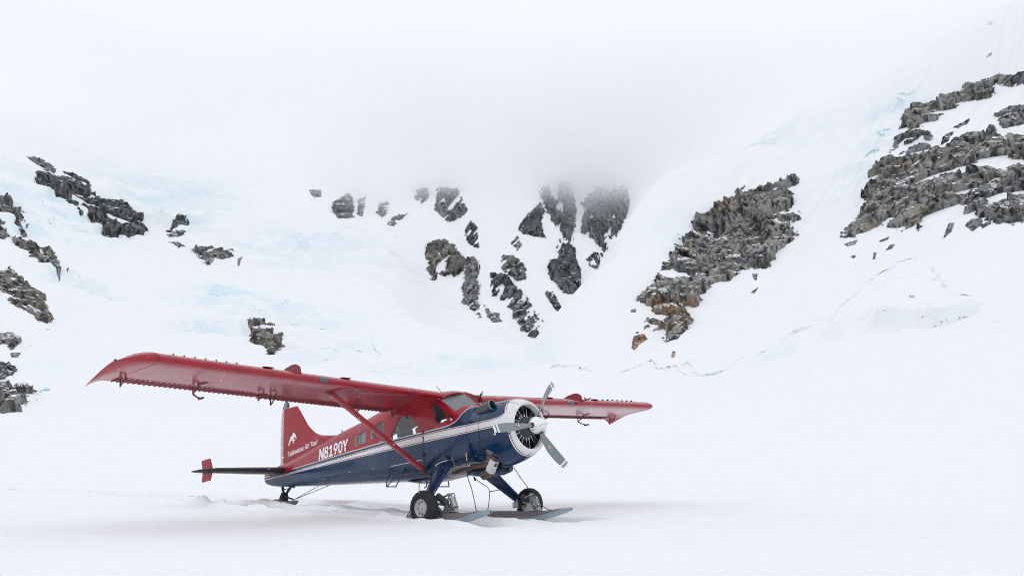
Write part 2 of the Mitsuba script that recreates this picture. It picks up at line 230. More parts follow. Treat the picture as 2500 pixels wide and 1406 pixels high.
    ('R', 'grey', 'b', 'small dark boulder on the snow right of the great outcrop', [(144.9,596.7),(147.7,594.5),(144.3,583.2),(143.5,585.7)]),
    ('R', 'grey', 'b', 'lower small dark boulder on the snow right of the great outcrop', [(136.5,566.5),(139.0,568.1),(142.4,571.1),(137.7,563.1)]),
    ('R', 'tan', 'o', 'topmost tan cliff band on the far right slope under the snow crest', [(293.1,722.9),(311.2,762.0),(322.1,759.2),(328.4,759.8),(338.1,764.4),(346.1,762.1),(358.1,764.9),(367.6,774.2),(381.3,767.7),(391.0,745.7),(397.2,727.5),(390.5,716.5),(379.6,733.9),(377.5,749.3),(364.1,732.9),(357.9,737.9),(348.1,744.8),(337.9,730.0),(327.8,727.0),(316.8,718.7),(305.4,718.4),(295.2,714.6)]),
    ('R', 'grey', 'o', 'left step of grey cliff directly below the topmost tan band', [(283.1,706.3),(294.3,715.8),(303.1,701.1),(298.7,687.1),(288.0,671.2),(276.4,671.9),(267.5,685.7),(256.2,674.6),(271.3,694.8)]),
    ('R', 'tan', 'o', 'broad main rock wall of the far right slope, crossed by snow ledges', [(231.5,640.0),(242.2,665.9),(252.3,671.5),(266.4,667.2),(281.8,669.3),(295.5,667.5),(308.1,669.1),(324.9,673.6),(336.7,673.3),(337.5,655.4),(352.5,652.4),(310.9,579.6),(296.5,586.5),(297.2,598.6),(284.3,585.0),(268.0,566.3),(261.6,571.3),(257.1,573.7),(244.1,567.4),(231.8,559.7),(225.5,581.7),(233.9,596.3),(222.3,590.8),(205.0,587.6),(199.6,590.0),(206.3,606.9),(220.2,618.6),(231.3,625.3)]),
    ('R', 'grey', 'o', 'grey rock ledge at the right picture edge above the main wall', [(350.1,698.5),(363.2,701.9),(375.5,691.5),(361.7,668.1),(342.0,673.4)]),
    ('R', 'grey', 'o', 'small grey rock island on the snow between tan band and main wall', [(318.9,696.7),(335.6,705.4),(330.2,697.3),(319.2,691.7)]),
    ('R', 'grey', 'o', 'dark small rock touching the upper edge of the main wall', [(298.0,674.1),(308.7,686.8),(314.5,686.3),(303.5,673.3)]),
    ('R', 'grey', 'o', 'heap of big grey blocks at the right picture edge below the main wall', [(252.4,546.7),(267.8,577.1),(284.3,585.0),(301.1,599.5),(312.6,582.6),(269.3,505.3),(259.3,506.9),(256.4,518.3),(257.2,536.1),(257.9,548.1)]),
    ('R', 'grey', 'b', 'big light grey boulder lying under the heap of blocks', [(245.1,530.5),(251.0,536.2),(256.4,534.5),(251.0,522.8),(242.7,517.3)]),
    ('R', 'grey', 'b', 'smaller boulder right beside the big light grey boulder', [(249.1,520.9),(256.5,524.5),(253.2,518.2),(247.3,515.5)]),
    ('R', 'grey', 'b', 'ragged boulder pair on the snow under the right end of the main wall', [(230.9,525.9),(242.5,544.9),(245.4,543.3),(237.8,530.7)]),
    ('R', 'grey', 'b', 'flat boulder on the snow under the middle of the main wall', [(213.9,572.7),(219.6,571.6),(218.0,569.1),(214.2,570.7)]),
    ('R', 'grey', 'b', 'rounded boulder below the flat boulder under the main wall', [(212.1,558.7),(216.1,561.8),(217.9,559.6),(214.8,556.1)]),
    ('R', 'grey', 'b', 'slim upright boulder low on the snow under the main wall', [(203.8,557.1),(207.4,564.3),(208.4,562.7),(204.9,556.5)]),
    ('R', 'grey', 'b', 'lowest left boulder on the snow under the main wall', [(196.6,571.2),(198.9,572.1),(198.9,569.5),(197.0,568.9)]),
    ('R', 'grey', 'b', 'highest boulder near the top right corner on the snow crest', [(403.2,807.1),(406.5,807.2),(408.0,803.8),(405.2,801.9)]),
    ('R', 'grey', 'b', 'second boulder on the snow crest near the top right corner', [(388.2,782.2),(391.5,782.2),(393.3,780.8),(391.8,779.3)]),
    ('R', 'grey', 'o', 'tip of rock under the lower left corner of the main wall', [(198.0,587.2),(206.1,584.6),(202.7,581.5),(199.0,583.1)]),
]
CRACKS = [
    ('R', 'long dirty crack at the foot of the right snow slope', 4, 0.25, [(20.3,542.4),(22.2,526.5),(25.8,514.8),(31.9,507.1),(37.2,491.5),(41.7,472.2),(44.0,464.3),(47.9,466.4),(53.9,465.9),(59.6,470.1),(63.8,472.8),(65.1,460.7),(67.0,449.4),(70.7,450.0),(73.0,442.5),(74.4,430.3)]),
    ('R', 'pale crack climbing right along the foot of the right slope', 3.2, 0.4, [(71.8,434.7),(78.6,451.1),(78.9,434.8),(79.1,426.3),(84.6,419.4),(91.8,423.5),(97.3,427.9),(99.6,419.2),(103.9,421.3),(110.7,422.9),(117.5,424.6),(121.8,425.9),(125.0,423.7),(131.5,432.5),(136.1,424.6)]),
    ('R', 'small icy crack at the right picture edge', 1.6, 0.8, [(168.5,353.6),(167.3,346.1),(166.7,339.6),(169.6,340.3),(171.1,337.3),(173.8,333.6)]),
    ('R', 'short round blue hole in the dirty ice', 2.6, 0.95, [(158.6,396.0),(157.6,391.4),(158.1,389.7),(160.1,392.6)]),
    ('R', 'blue cracked ice edge along the left side of the far right rocks', 5, 0.9, [(332.2,798.8),(333.7,788.1),(325.9,785.0),(317.9,792.0),(315.8,776.3),(310.6,764.1),(303.5,767.2),(293.8,738.2),(283.3,730.5),(277.9,742.8),(275.2,717.8),(270.2,719.5),(265.6,717.0),(260.5,698.7),(254.9,698.7),(247.5,686.7),(241.1,668.2),(235.8,659.6)]),
    ('R', 'lower blue ice edge beside the main wall', 3, 0.8, [(227.7,638.3),(218.4,633.7),(212.0,633.0),(208.5,630.2)]),
    ('B', 'blue serac cracks between the left rocks', 5, 1, [(-392.1,802.0),(-389.7,805.3),(-394.1,816.5),(-386.7,801.2)]),
    ('B', 'deep blue crack under the topmost edge rock', 5, 1, [(-385.9,769.7),(-378.7,759.2),(-375.8,756.1)]),
    ('B', 'blue crack in the middle of the left icefall', 4, 1, [(-364.0,766.5),(-358.7,764.5),(-360.1,770.8),(-355.6,766.0),(-351.0,762.6)]),
    ('B', 'long blue crack low in the left icefall', 4, 1, [(-327.0,717.4),(-333.5,734.6),(-340.0,757.2)]),
    ('B', 'small blue crack near the lower icefall edge', 3, 1, [(-312.0,695.6),(-309.2,692.8),(-301.4,680.9),(-293.9,663.2),(-287.5,654.0),(-287.4,658.6)]),
    ('B', 'blue shadowed crack beside the upper ice cliff', 4, 0.9, [(-333.0,980.1),(-329.6,973.5),(-334.0,991.8)]),
    ('B', 'faint crack across the upper ice cliff', 3, 0.5, [(-335.5,927.8),(-333.0,942.8),(-332.0,948.5)]),
    ('B', 'blue ice break above the near wing', 4, 0.9, [(-210.0,683.7),(-205.5,686.6),(-204.4,699.3),(-198.9,695.1)]),
    ('B', 'blue ice step left of the isolated brown rock', 4, 0.9, [(-178.8,680.0),(-174.6,676.6),(-175.2,670.0)]),
    ('B', 'pale blue ice wall above the isolated brown rock', 6, 0.8, [(-165.0,722.5),(-159.9,699.0),(-158.5,687.9),(-159.8,679.6)]),
    ('B', 'double blue notch on the left snow slope', 3, 1, [(-216.9,656.9),(-215.1,660.8),(-215.1,665.5)]),
    ('B', 'blue crack left of the near wing tip', 3, 1, [(-145.6,307.9),(-158.7,338.8),(-164.7,353.1),(-167.6,361.8),(-171.5,370.7),(-176.5,381.6)]),
    ('B', 'blue crack between the left edge rocks', 3, 0.9, [(-205.5,419.5),(-208.7,432.8),(-195.8,411.6),(-192.3,408.6)]),
    ('B', 'pale blue crack on the snow under the brown slab', 3, 0.7, [(-226.7,477.3),(-224.8,479.4),(-235.6,524.2),(-232.6,526.2)]),
    ('B', 'long thin blue crack below the snow wall', 2.6, 1, [(-92.7,641.3),(-89.3,630.7),(-86.8,619.5),(-82.9,601.8),(-77.4,592.4),(-71.1,582.1)]),
    ('B', 'short blue crack left of the long thin crack', 2.2, 0.9, [(-93.3,608.5),(-90.5,596.6),(-90.6,605.3),(-89.2,587.9)]),
    ('B', 'blue ice face in the middle of the icefall', 5, 0.9, [(-163.6,718.0),(-159.3,695.4),(-159.8,681.5)]),
    ('B', 'short blue crack high in the middle of the icefall', 3, 1, [(-183.1,820.7),(-177.8,802.0),(-175.2,796.0)]),
    ('B', 'faint crack above the left wing root', 2, 0.6, [(-73.1,891.8),(-66.3,894.4),(-57.4,894.5),(-45.9,892.0)]),
    ('B', 'thin grey crack across the upper snow shelf', 2.2, 0.3, [(-179.2,1006.0),(-169.3,998.6),(-160.5,997.4),(-153.7,1008.2)]),
    ('B', 'thin bluish crack across the middle snow shelf', 2.2, 0.5, [(-168.7,920.3),(-155.5,905.4),(-149.5,931.3),(-134.4,919.6),(-128.4,962.8)]),
]
ICE = [(-386, 820, 207, 57), (-351, 707, 161, 30), (-277, 625, 108, 25), (-180, 383, 33, 19), (-357, 1023, 272, 55), (-312, 932, 220, 37), (-197, 693, 108, 33), (-151, 667, 93, 37), (-108, 586, 63, 32), (-63, 517, 45, 26), (-184, 614, 81, 24), (-380, 982, 257, 40), (-23, 567, 54, 26), (263, 691, 213, 41), (312, 787, 284, 26), (225, 842, 274, 45), (124, 663, 141, 22), (-188, 900, 190, 61), (108, 405, 41, 10)]
SHELF = [(123.1,392.8),(128.9,385.6),(135.5,386.0),(141.6,385.4),(145.5,376.3),(150.6,372.1),(154.6,363.5),(157.6,362.8),(162.2,361.0),(168.9,363.3),(174.1,371.8),(175.7,389.7),(188.6,431.6),(195.4,453.7),(207.6,485.2),(206.4,509.0),(202.6,518.9),(187.8,501.3),(181.9,499.7),(157.8,465.2),(145.3,440.4),(131.9,411.9)]
RUST = (91, 564, 80, 22)
# ------------------------------------------------------------------ airplane frame: x forward, y port, z up, origin at the propeller hub
A = np.array([[0.7261, 0.6818, -0.0888, 0.5034], [-0.6734, 0.7313, 0.1080, 19.6125], [0.1386, -0.0186, 0.9902, 1.7813], [0, 0, 0, 1]])
u_, s_, v_ = np.linalg.svd(A[:3, :3])
A[:3, :3] = u_ @ v_
AI = np.linalg.inv(A).tolist()

def local(p):
    return [p.x * AI[i][0] + p.y * AI[i][1] + p.z * AI[i][2] + AI[i][3] for i in range(3)]

RED, NAVY, WHITE = (0.34, 0.008, 0.020), (0.0025, 0.030, 0.085), (0.78, 0.78, 0.77)

def wear(x, y, z):
    """faint uneven gloss-coat colour, streaks of melt water and grime"""
    n = fbm(x * 1.7, y * 3 + z * 0.6, z * 5.0, octaves=4)
    return 0.86 + 0.28 * n

def livery(p, n, uv):
    x, y, z = local(p)
    col = mi.Color3f(*NAVY)
    up = pl(-x, [1.0, 2.5, 3.6, 5.4, 9.1], [0.176, 0.172, 0.148, 0.112, 0.055])       # top of the white band
    lo = pl(-x, [0.6, 2.5, 3.6, 5.4, 9.1], [0.040, 0.050, 0.028, 0.055, 0.070])
    lo = pl(-x, [0.6, 2.5, 3.2, 3.7, 5.4, 9.1], [0.040, 0.030, 0.025, 0.025, 0.042, 0.052])
    wl = pl(-x, [1.30, 1.36, 1.43, 1.50, 1.55, 1.64, 1.81, 2.02, 2.5, 3.6, 5.4, 9.1],
            [0.60, 0.545, 0.49, 0.42, 0.36, 0.292, 0.245, 0.228, 0.222, 0.208, 0.186, 0.118])  # white line below the red
    wl = wl + dr.select(x > -1.55, 0.16 * dr.clip((0.6 - dr.abs(y)), 0, 0.6) + 0.1 * dr.clip(x + 1.5, 0, 1), 0)
    s = 1 - 0.45 * smoothstep(4.0, 9.0, -x)                                                  # lines thin out aft
    ay = dr.abs(y)
    nose = 0.30 + 0.13 * smoothstep(0.15, 0.6, z)
    # white band sweeping up into the nose ring
    sweep = pl(-x, [0.22, 0.27, 0.33, 0.40, 0.5, 0.7], [0.66, 0.47, 0.33, 0.24, 0.195, 0.178])
    up = dr.select(x > -0.7, sweep, up)
    white = mi.Color3f(*WHITE)
    redl = mi.Color3f(0.22, 0.006, 0.03)
    band = (z < up) & (z > lo)
    col = dr.select(band, white, col)
    col = dr.select((z > up - 0.012 * s) & (z < up + 0.004 * s), redl, col)
    col = dr.select((z > up + 0.004 * s) & (z < up + 0.016 * s), white, col)
    col = dr.select((z > lo - 0.002) & (z < lo + 0.013 * s), redl, col)
    col = dr.select((z > lo - 0.016 * s) & (z < lo - 0.002), white, col)
    top = z > wl
    col = dr.select(top, mi.Color3f(*RED), col)
    col = dr.select((z > wl - 0.004) & (z < wl + 0.015 * s), white, col)
    # engine nose ring
    xb = -0.285 - 0.14 * smoothstep(0.0, 0.55, z) - 0.03 * smoothstep(-0.2, -0.6, z)
    ring = x > xb
    col = dr.select(ring, white, col)
    col = dr.select((x > xb - 0.016) & (x < xb) & ((z > up) | (z < lo)), white, col)
    col = dr.select((x > xb + 0.008) & (x < xb + 0.022) & ((z > up + .02) | (z < lo - .01)), redl, col)
    # bare metal belly under the engine
    bare = (z < -0.545) & (x < -0.86) & (x > -2.3) & (ay < 0.5)
    col = dr.select(bare, mi.Color3f(0.33, 0.34, 0.35), col)
    # exhaust soot and oil carried back along the belly and lower side
    soot = smoothstep(-0.25, -0.62, z + 0.10 * (fbm(x * 2.0, y * 6, z * 9, octaves=3) - 0.5)) * smoothstep(-0.9, -1.3, x) * smoothstep(-5.5, -2.0, x) * smoothstep(0.35, 0.7, fbm(x * 0.9, y * 7, z * 8, octaves=3))
    col = mix(col, (0.03, 0.028, 0.027), soot * 0.6)
    return col * wear(x, y, z)

def flat(rgb, k=1.0):
    def fn(p, n, uv):
        x, y, z = local(p)
        return mi.Color3f(*rgb) * wear(x * k, y * k, z * k)
    return proc(fn)

def ripple(p, n, uv):
    """oil-canning of thin sheet metal"""
    x, y, z = local(p)
    return fbm(x * 2.4, y * 2.4, z * 2.4, octaves=2)

def paint(tex, alpha=0.03, amp=0.0):
    b = {'type': 'roughplastic', 'distribution': 'ggx', 'alpha': alpha, 'int_ior': 1.52, 'nonlinear': False, 'diffuse_reflectance': tex}
    if amp:
        b = {'type': 'bumpmap', 'scale': amp, 'arbitrary': proc(ripple, eps=0.01), 'nested': b}
    return {'type': 'twosided', 'b': b}

def simple(rgb, rough=0.5, metallic=0.0, spec=0.4, grain=False, k=1.0):
    return {'type': 'twosided', 'b': {'type': 'principled', 'base_color': flat(rgb, k) if grain else {'type': 'rgb', 'value': list(rgb)},
                                      'roughness': rough, 'metallic': metallic, 'specular': spec}}

scene['mat_livery'] = paint(proc(livery), amp=0.0045)
def wing_skin(p, n, uv):
    """red paint with faint panel joints and rivet rows across the wings"""
    x, y, z = local(p)
    ay = dr.abs(y)
    on = (ay > 0.8) & (ay < 6.78) & (x < -1.98) & (x > -3.25) & (z > 0.7)
    q = mi.Float(0)
    for u in (-2.21, -2.48, -2.86):
        q = dr.maximum(q, 1 - smoothstep(0.004, 0.02, dr.abs(x - u)))
    r = dr.abs(ay / 0.62 - dr.floor(ay / 0.62) - 0.5) * 0.62
    q = dr.maximum(q, 1 - smoothstep(0.004, 0.018, r))
    return mi.Color3f(*RED) * wear(x, y, z) * (1 - dr.select(on, 0.42 * q, 0))

scene['mat_red'] = paint(proc(wing_skin))
scene['mat_navy'] = paint(flat(NAVY))
scene['mat_white'] = simple((0.8, 0.8, 0.8), 0.35)
scene['mat_decal'] = simple((0.82, 0.83, 0.84), 0.4, grain=False)
scene['mat_dark_red'] = simple((0.11, 0.005, 0.012), 0.4)
scene['mat_red_seam'] = simple((0.15, 0.006, 0.014), 0.4)
scene['mat_rim'] = simple((0.50, 0.50, 0.50), 0.4, 0.15, grain=True, k=6)
scene['mat_rudder_cap'] = simple((0.045, 0.075, 0.115), 0.35)
scene['mat_blue_seam'] = simple((0.004, 0.012, 0.03), 0.5)
scene['mat_seam'] = simple((0.02, 0.012, 0.02), 0.6, grain=False)
scene['mat_boot'] = simple((0.012, 0.012, 0.014), 0.42)
scene['mat_rubber'] = simple((0.014, 0.015, 0.016), 0.62, grain=True, k=4)
scene['mat_black'] = simple((0.01, 0.01, 0.011), 0.5, grain=False)
scene['mat_grey_paint'] = simple((0.205, 0.235, 0.235), 0.42)
scene['mat_scoop'] = simple((0.07, 0.085, 0.09), 0.45)
scene['mat_case'] = simple((0.08, 0.092, 0.098), 0.45)
scene['mat_alloy'] = simple((0.42, 0.43, 0.44), 0.38, 0.7, grain=True, k=6)
scene['mat_steel'] = simple((0.62, 0.62, 0.61), 0.3, 0.9, k=6)
scene['mat_dark_metal'] = simple((0.05, 0.05, 0.052), 0.5, 0.5, k=6)
scene['mat_ski_top'] = simple((0.19, 0.175, 0.185), 0.55, 0.2, grain=True, k=5)
scene['mat_ski_base'] = simple((0.33, 0.40, 0.45), 0.3, 0.25, k=3)
scene['mat_lining'] = simple((0.055, 0.057, 0.057), 0.8)
scene['mat_grey_panel'] = simple((0.17, 0.20, 0.20), 0.7)
scene['mat_seat'] = simple((0.09, 0.10, 0.11), 0.6)
scene['mat_cream'] = simple((0.62, 0.58, 0.46), 0.5, grain=False)
scene['mat_orange'] = simple((0.55, 0.10, 0.05), 0.4, grain=False)
scene['mat_green_glass'] = simple((0.01, 0.10, 0.10), 0.15, grain=False)
scene['mat_brass'] = simple((0.5, 0.42, 0.2), 0.4, 0.6, grain=False)
scene['mat_flake'] = {'type': 'diffuse', 'reflectance': {'type': 'rgb', 'value': [0.9, 0.92, 0.94]}}
scene['mat_chrome'] = {'type': 'twosided', 'b': {'type': 'principled', 'base_color': {'type': 'rgb', 'value': [0.86, 0.86, 0.87]}, 'roughness': 0.09, 'metallic': 1.0, 'specular': 0.5}}

def rust(p, n, uv):
    x, y, z = local(p)
    return mix((0.09, 0.045, 0.035), (0.19, 0.12, 0.10), fbm(x * 14, y * 14, z * 14, octaves=3))
scene['mat_rust'] = {'type': 'twosided', 'b': {'type': 'principled', 'base_color': proc(rust), 'roughness': 0.6, 'metallic': 0.4}}
scene['mat_pane'] = {'type': 'thindielectric', 'int_ior': 1.49}
scene['mat_milky_pane'] = {'type': 'blendbsdf', 'weight': 0.62, 'a': {'type': 'thindielectric', 'int_ior': 1.49},
                             'b': {'type': 'twosided', 'b': {'type': 'principled', 'base_color': {'type': 'rgb', 'value': [0.30, 0.33, 0.35]}, 'roughness': 0.12, 'specular': 0.5}}}  # clear pane blended with a grey layer for a milky look
scene['mat_lens'] = simple((0.10, 0.12, 0.13), 0.08, 0.2, grain=False)
# ------------------------------------------------------------------ snow, ice, rock
def snow_fn(p, n, uv):
    far = smoothstep(300.0, 460.0, p.y)
    w = mi.Float(0)
    for bx, by, bz, br in ICE:
        d2 = (dr.square(p.x - bx) + dr.square(p.y - by)) / (1.3 * br * br)
        w = dr.maximum(w, dr.exp(-d2))
    a = fbm(p.x / 30, p.y / 30, p.z / 22, octaves=4)
    b = fbm(p.x / 7 + 30, p.y / 7, p.z / 5, octaves=3)
    steep = smoothstep(0.86, 0.45, n.z)
    t = w * smoothstep(0.46, 0.68, a) * 0.7 + w * smoothstep(0.55, 0.75, b) * 0.5 * (0.4 + steep) + w * smoothstep(0.78, 0.5, n.z) * 0.45
    col = mix((0.905, 0.918, 0.935), (0.74, 0.87, 0.915), dr.clip(t * far, 0, 1))
    # runnels and dust on the steep right-hand slope
    ln = fbm((p.x * 0.75 - p.y * 0.66) / 2.2, (p.y * 0.75 + p.x * 0.66) / 130, 3.0, octaves=3)
    dust = smoothstep(0.60, 0.80, ln) * smoothstep(70.0, 160.0, p.z) * smoothstep(110.0, 200.0, p.x) * 0.055
    col = col * (1 - dust) * (0.985 + 0.03 * fbm(p.x / 3, p.y / 3, p.z / 3, octaves=3))
    # the broken shelf low on the right: greyer old ice on its steep edge, with specks of grit
    zone = smoothstep(130.0, 150.0, p.x) * smoothstep(330.0, 310.0, p.x) * smoothstep(300.0, 330.0, p.y) * smoothstep(92.0, 76.0, p.z) * smoothstep(40.0, 52.0, p.z)
    edge = zone * smoothstep(0.84, 0.62, n.z)
    col = mix(col, (0.79, 0.835, 0.85), edge * 0.7 * smoothstep(0.3, 0.6, a))
    grit = smoothstep(0.64, 0.72, fbm(p.x / 0.8, p.y / 0.8, p.z / 0.7, octaves=3)) * smoothstep(0.42, 0.62, fbm(p.x / 9 + 5, p.y / 9, p.z / 5, octaves=2)) * zone * smoothstep(0.9, 0.7, n.z)
    return mix(col, (0.13, 0.115, 0.10), grit * 0.85)
scene['mat_snow'] = {'type': 'twosided', 'b': {'type': 'diffuse', 'reflectance': proc(snow_fn)}}

def blue_ice(p, n, uv):
    a = fbm(p.x / 5, p.y / 5, p.z / 3, octaves=3)
    return mix((0.22, 0.46, 0.54), (0.74, 0.86, 0.90), smoothstep(0.32, 0.62, a))
def dirty_ice(p, n, uv):
    a = fbm(p.x / 4, p.y / 4, p.z / 2.5, octaves=4)
    b = fbm(p.x / 1.6 + 7, p.y / 1.6, p.z / 1.2, octaves=2)
    col = mix((0.62, 0.70, 0.72), (0.84, 0.87, 0.89), smoothstep(0.3, 0.55, a))
    return mix(col, (0.10, 0.085, 0.07), smoothstep(0.62, 0.72, b) * 0.8)
scene['mat_blue_ice'] = {'type': 'twosided', 'b': {'type': 'principled', 'base_color': proc(blue_ice), 'roughness': 0.45, 'specular': 0.4}}
scene['mat_dirty_ice'] = {'type': 'twosided', 'b': {'type': 'diffuse', 'reflectance': proc(dirty_ice)}}

def rock_fn(dark, light, warm, amount, rust=None, snow_at=0.88):
    def fn(p, n, uv):
        a = fbm(p.x / 13, p.y / 13, p.z / 26, octaves=4)
        s = fbm(p.x / 2.1, p.y / 2.1, p.z / 22, octaves=4)          # streaks down the face
        g = fbm(p.x * 1.1, p.y * 1.1, p.z * 1.1, octaves=3)
        col = mix(dark, light, smoothstep(0.25, 0.75, 0.55 * a + 0.35 * s + 0.1 * g))
        w = fbm(p.x / 9 + 40, p.y / 9, p.z / 14, octaves=3)
        col = mix(col, warm, smoothstep(0.5, 0.72, w) * amount)
        if rust:
            rx, ry, rz, rr = rust
            d = dr.sqrt(dr.square(p.x - rx) + dr.square(p.y - ry) + dr.square(p.z - rz)) / rr
            k = smoothstep(1.25, 0.55, d + 0.5 * (w - 0.5)) * smoothstep(0.38, 0.55, fbm(p.x / 5, p.y / 5, p.z / 5 + 9, octaves=3))
            col = mix(col, (0.21, 0.125, 0.075), k * 0.8)
        col = col * (0.36 + 0.92 * smoothstep(0.32, 0.60, s)) * (0.8 + 0.4 * g)
        snow = smoothstep(snow_at - 0.03, snow_at + 0.05, n.z + 0.20 * (fbm(p.x / 7, p.y / 7, p.z / 4, octaves=3) - 0.5))
        return mix(col, (0.90, 0.915, 0.93), snow)
    return proc(fn)
ROCK_TONES = {
    'dark': rock_fn((0.045, 0.050, 0.056), (0.15, 0.155, 0.16), (0.13, 0.13, 0.125), 0.5),
    'grey': rock_fn((0.064, 0.068, 0.072), (0.26, 0.26, 0.255), (0.19, 0.17, 0.145), 0.5),
    'pale': rock_fn((0.09, 0.095, 0.10), (0.22, 0.225, 0.23), (0.20, 0.20, 0.20), 0.4),
    'brown': rock_fn((0.050, 0.052, 0.055), (0.22, 0.205, 0.185), (0.22, 0.175, 0.13), 0.6),
    'tan': rock_fn((0.060, 0.066, 0.070), (0.28, 0.275, 0.262), (0.27, 0.225, 0.165), 0.5, RUST),
    'rust': rock_fn((0.09, 0.065, 0.05), (0.28, 0.17, 0.105), (0.30, 0.165, 0.09), 0.9),
}
for t_, tex in ROCK_TONES.items():
    scene['mat_rock_' + t_] = {'type': 'twosided', 'b': {'type': 'diffuse', 'reflectance': tex}}
# ------------------------------------------------------------------ the airplane
PL = 'airplane'
labels[PL] = {'label': 'red and navy high-wing propeller airplane with white stripes, parked on wheels and skis on snow', 'category': 'airplane'}

def part(name, mesh, mat, smooth=30, label=None, parent=PL):
    return put(f'{parent}__{name}', mesh, mat, smooth, A, label)

# ---- fuselage loft: stations aft along x
FX = [-1.30, -1.42, -1.50, -1.62, -1.76, -1.90, -2.05, -2.20, -2.6, -3.0, -3.5, -3.72, -4.0, -4.67, -5.4, -5.8, -6.4, -7.02, -7.6, -8.2, -8.6, -8.9, -9.08, -9.2, -9.26, -9.28]
FW = [0.612, 0.618, 0.622, 0.626, 0.63, 0.63, 0.63, 0.63, 0.63, 0.63, 0.63, 0.63, 0.615, 0.55, 0.47, 0.43, 0.365, 0.30, 0.235, 0.17, 0.13, 0.10, 0.08, 0.055, 0.03, 0.008]
FB = [-0.60, -0.60, -0.605, -0.62, -0.64, -0.655, -0.665, -0.675, -0.69, -0.685, -0.655, -0.64, -0.615, -0.555, -0.485, -0.45, -0.395, -0.34, -0.285, -0.225, -0.18, -0.125, -0.075, -0.01, 0.06, 0.11]
FT = [0.605, 0.62, 0.64, 0.74, 0.855, 0.965, 1.03, 1.055, 1.085, 1.09, 1.06, 1.03, 0.985, 0.885, 0.80, 0.745, 0.655, 0.56, 0.465, 0.375, 0.335, 0.30, 0.27, 0.235, 0.19, 0.15]   # ridge
FYE = [0.42, 0.46, 0.50, 0.52, 0.535, 0.545, 0.55, 0.555, 0.56, 0.56, 0.55, 0.54, 0.51, 0.43, 0.35, 0.31, 0.25, 0.20, 0.145, 0.10, 0.08, 0.06, 0.045, 0.03, 0.018, 0.005]
FZE = [0.45, 0.48, 0.50, 0.545, 0.62, 0.71, 0.80, 0.87, 0.94, 0.95, 0.935, 0.925, 0.905, 0.815, 0.735, 0.685, 0.595, 0.50, 0.41, 0.315, 0.285, 0.26, 0.235, 0.21, 0.175, 0.145]    # roof edge
_F = [PchipInterpolator(FX[::-1], q[::-1]) for q in (FW, FB, FT, FYE, FZE)]

def chaikin(p, it=2):
    for _ in range(it):
        a, b = p[:-1], p[1:]
        q = np.empty((2 * len(a), 2))
        q[0::2], q[1::2] = 0.75 * a + 0.25 * b, 0.25 * a + 0.75 * b
        q[0], q[-1] = p[0], p[-1]
        p = q
    return p

def half(x, inset=0.0):
    w, zb, zt, ye, ze = [float(q(x)) for q in _F]
    H = max(zt - zb, 0.02)
    c = np.array([[0, zb], [0.60 * w, zb], [0.97 * w, zb + 0.10 * H], [w, zb + 0.30 * H], [w, zb + 0.5 * H], [0.5 * (w + ye) + 0.03 * w, 0.72 * ze + 0.28 * (zb + 0.5 * H)],
                  [ye + 0.02 * w, ze], [0.80 * ye, ze + 0.65 * (zt - ze)], [0.36 * ye, zt], [0, zt]])
    h = chaikin(c, 2)
    if inset:
        m = np.array([0, 0.5 * (zb + zt)])
        f = np.maximum(1 - inset / np.array([max(w, .06), H / 2]), 0.2)
        h = m + (h - m) * f
    return h

def ring(x, inset=0.0):
    h = half(x, inset)
    o = np.vstack([h, h[-2:0:-1] * [-1, 1]])
    return np.column_stack([np.full(len(o), x), o[:, 0], o[:, 1]])

def side_y(x, z, off=0.0):
    """half width of the skin at x, z"""
    h = half(float(x))
    k = np.argmax(h[:, 0])
    up = h[k:]
    if z >= up[0, 1]:
        return float(np.interp(z, up[:, 1], up[:, 0])) + off
    return float(np.interp(z, h[:k + 1, 1], h[:k + 1, 0])) + off

xs = np.unique(np.r_[np.linspace(-1.30, -2.3, 26), np.linspace(-2.3, -8.6, 40), np.linspace(-8.6, -9.28, 16)])[::-1]
outer = man(loft([ring(x) for x in xs]))
xin = np.linspace(-1.40, -5.35, 44)
inner = man(loft([ring(x, 0.035) for x in xin]))
inner2 = man(loft([ring(x, 0.065) for x in np.linspace(-1.46, -5.25, 40)]))

def rounded(pts, r):
    return sg.Polygon(pts).buffer(-r, join_style=1).buffer(r, resolution=5)

WIN = {
    'rear': rounded([(-4.98, .29), (-4.98, .50), (-4.57, .60), (-4.55, .315)], .045),
    'middle': rounded([(-4.33, .35), (-4.33, .575), (-3.87, .695), (-3.85, .39)], .045),
    'door': rounded([(-3.63, .215), (-3.585, .36), (-3.31, .655), (-2.96, .655), (-2.745, .36), (-2.80, .235)], .035),
    'crew': rounded([(-2.335, .775), (-2.215, .335), (-1.865, .345), (-1.90, .52), (-2.16, .755)], .02),
    'quarter': rounded([(-1.875, .535), (-1.825, .345), (-1.72, .345), (-1.715, .42)], .015),
}
cuts = []
for q in WIN.values():
    cuts.append(man(extrude(q, 3.0, (0, 0, 0), (1, 0, 0), (0, 0, 1))))
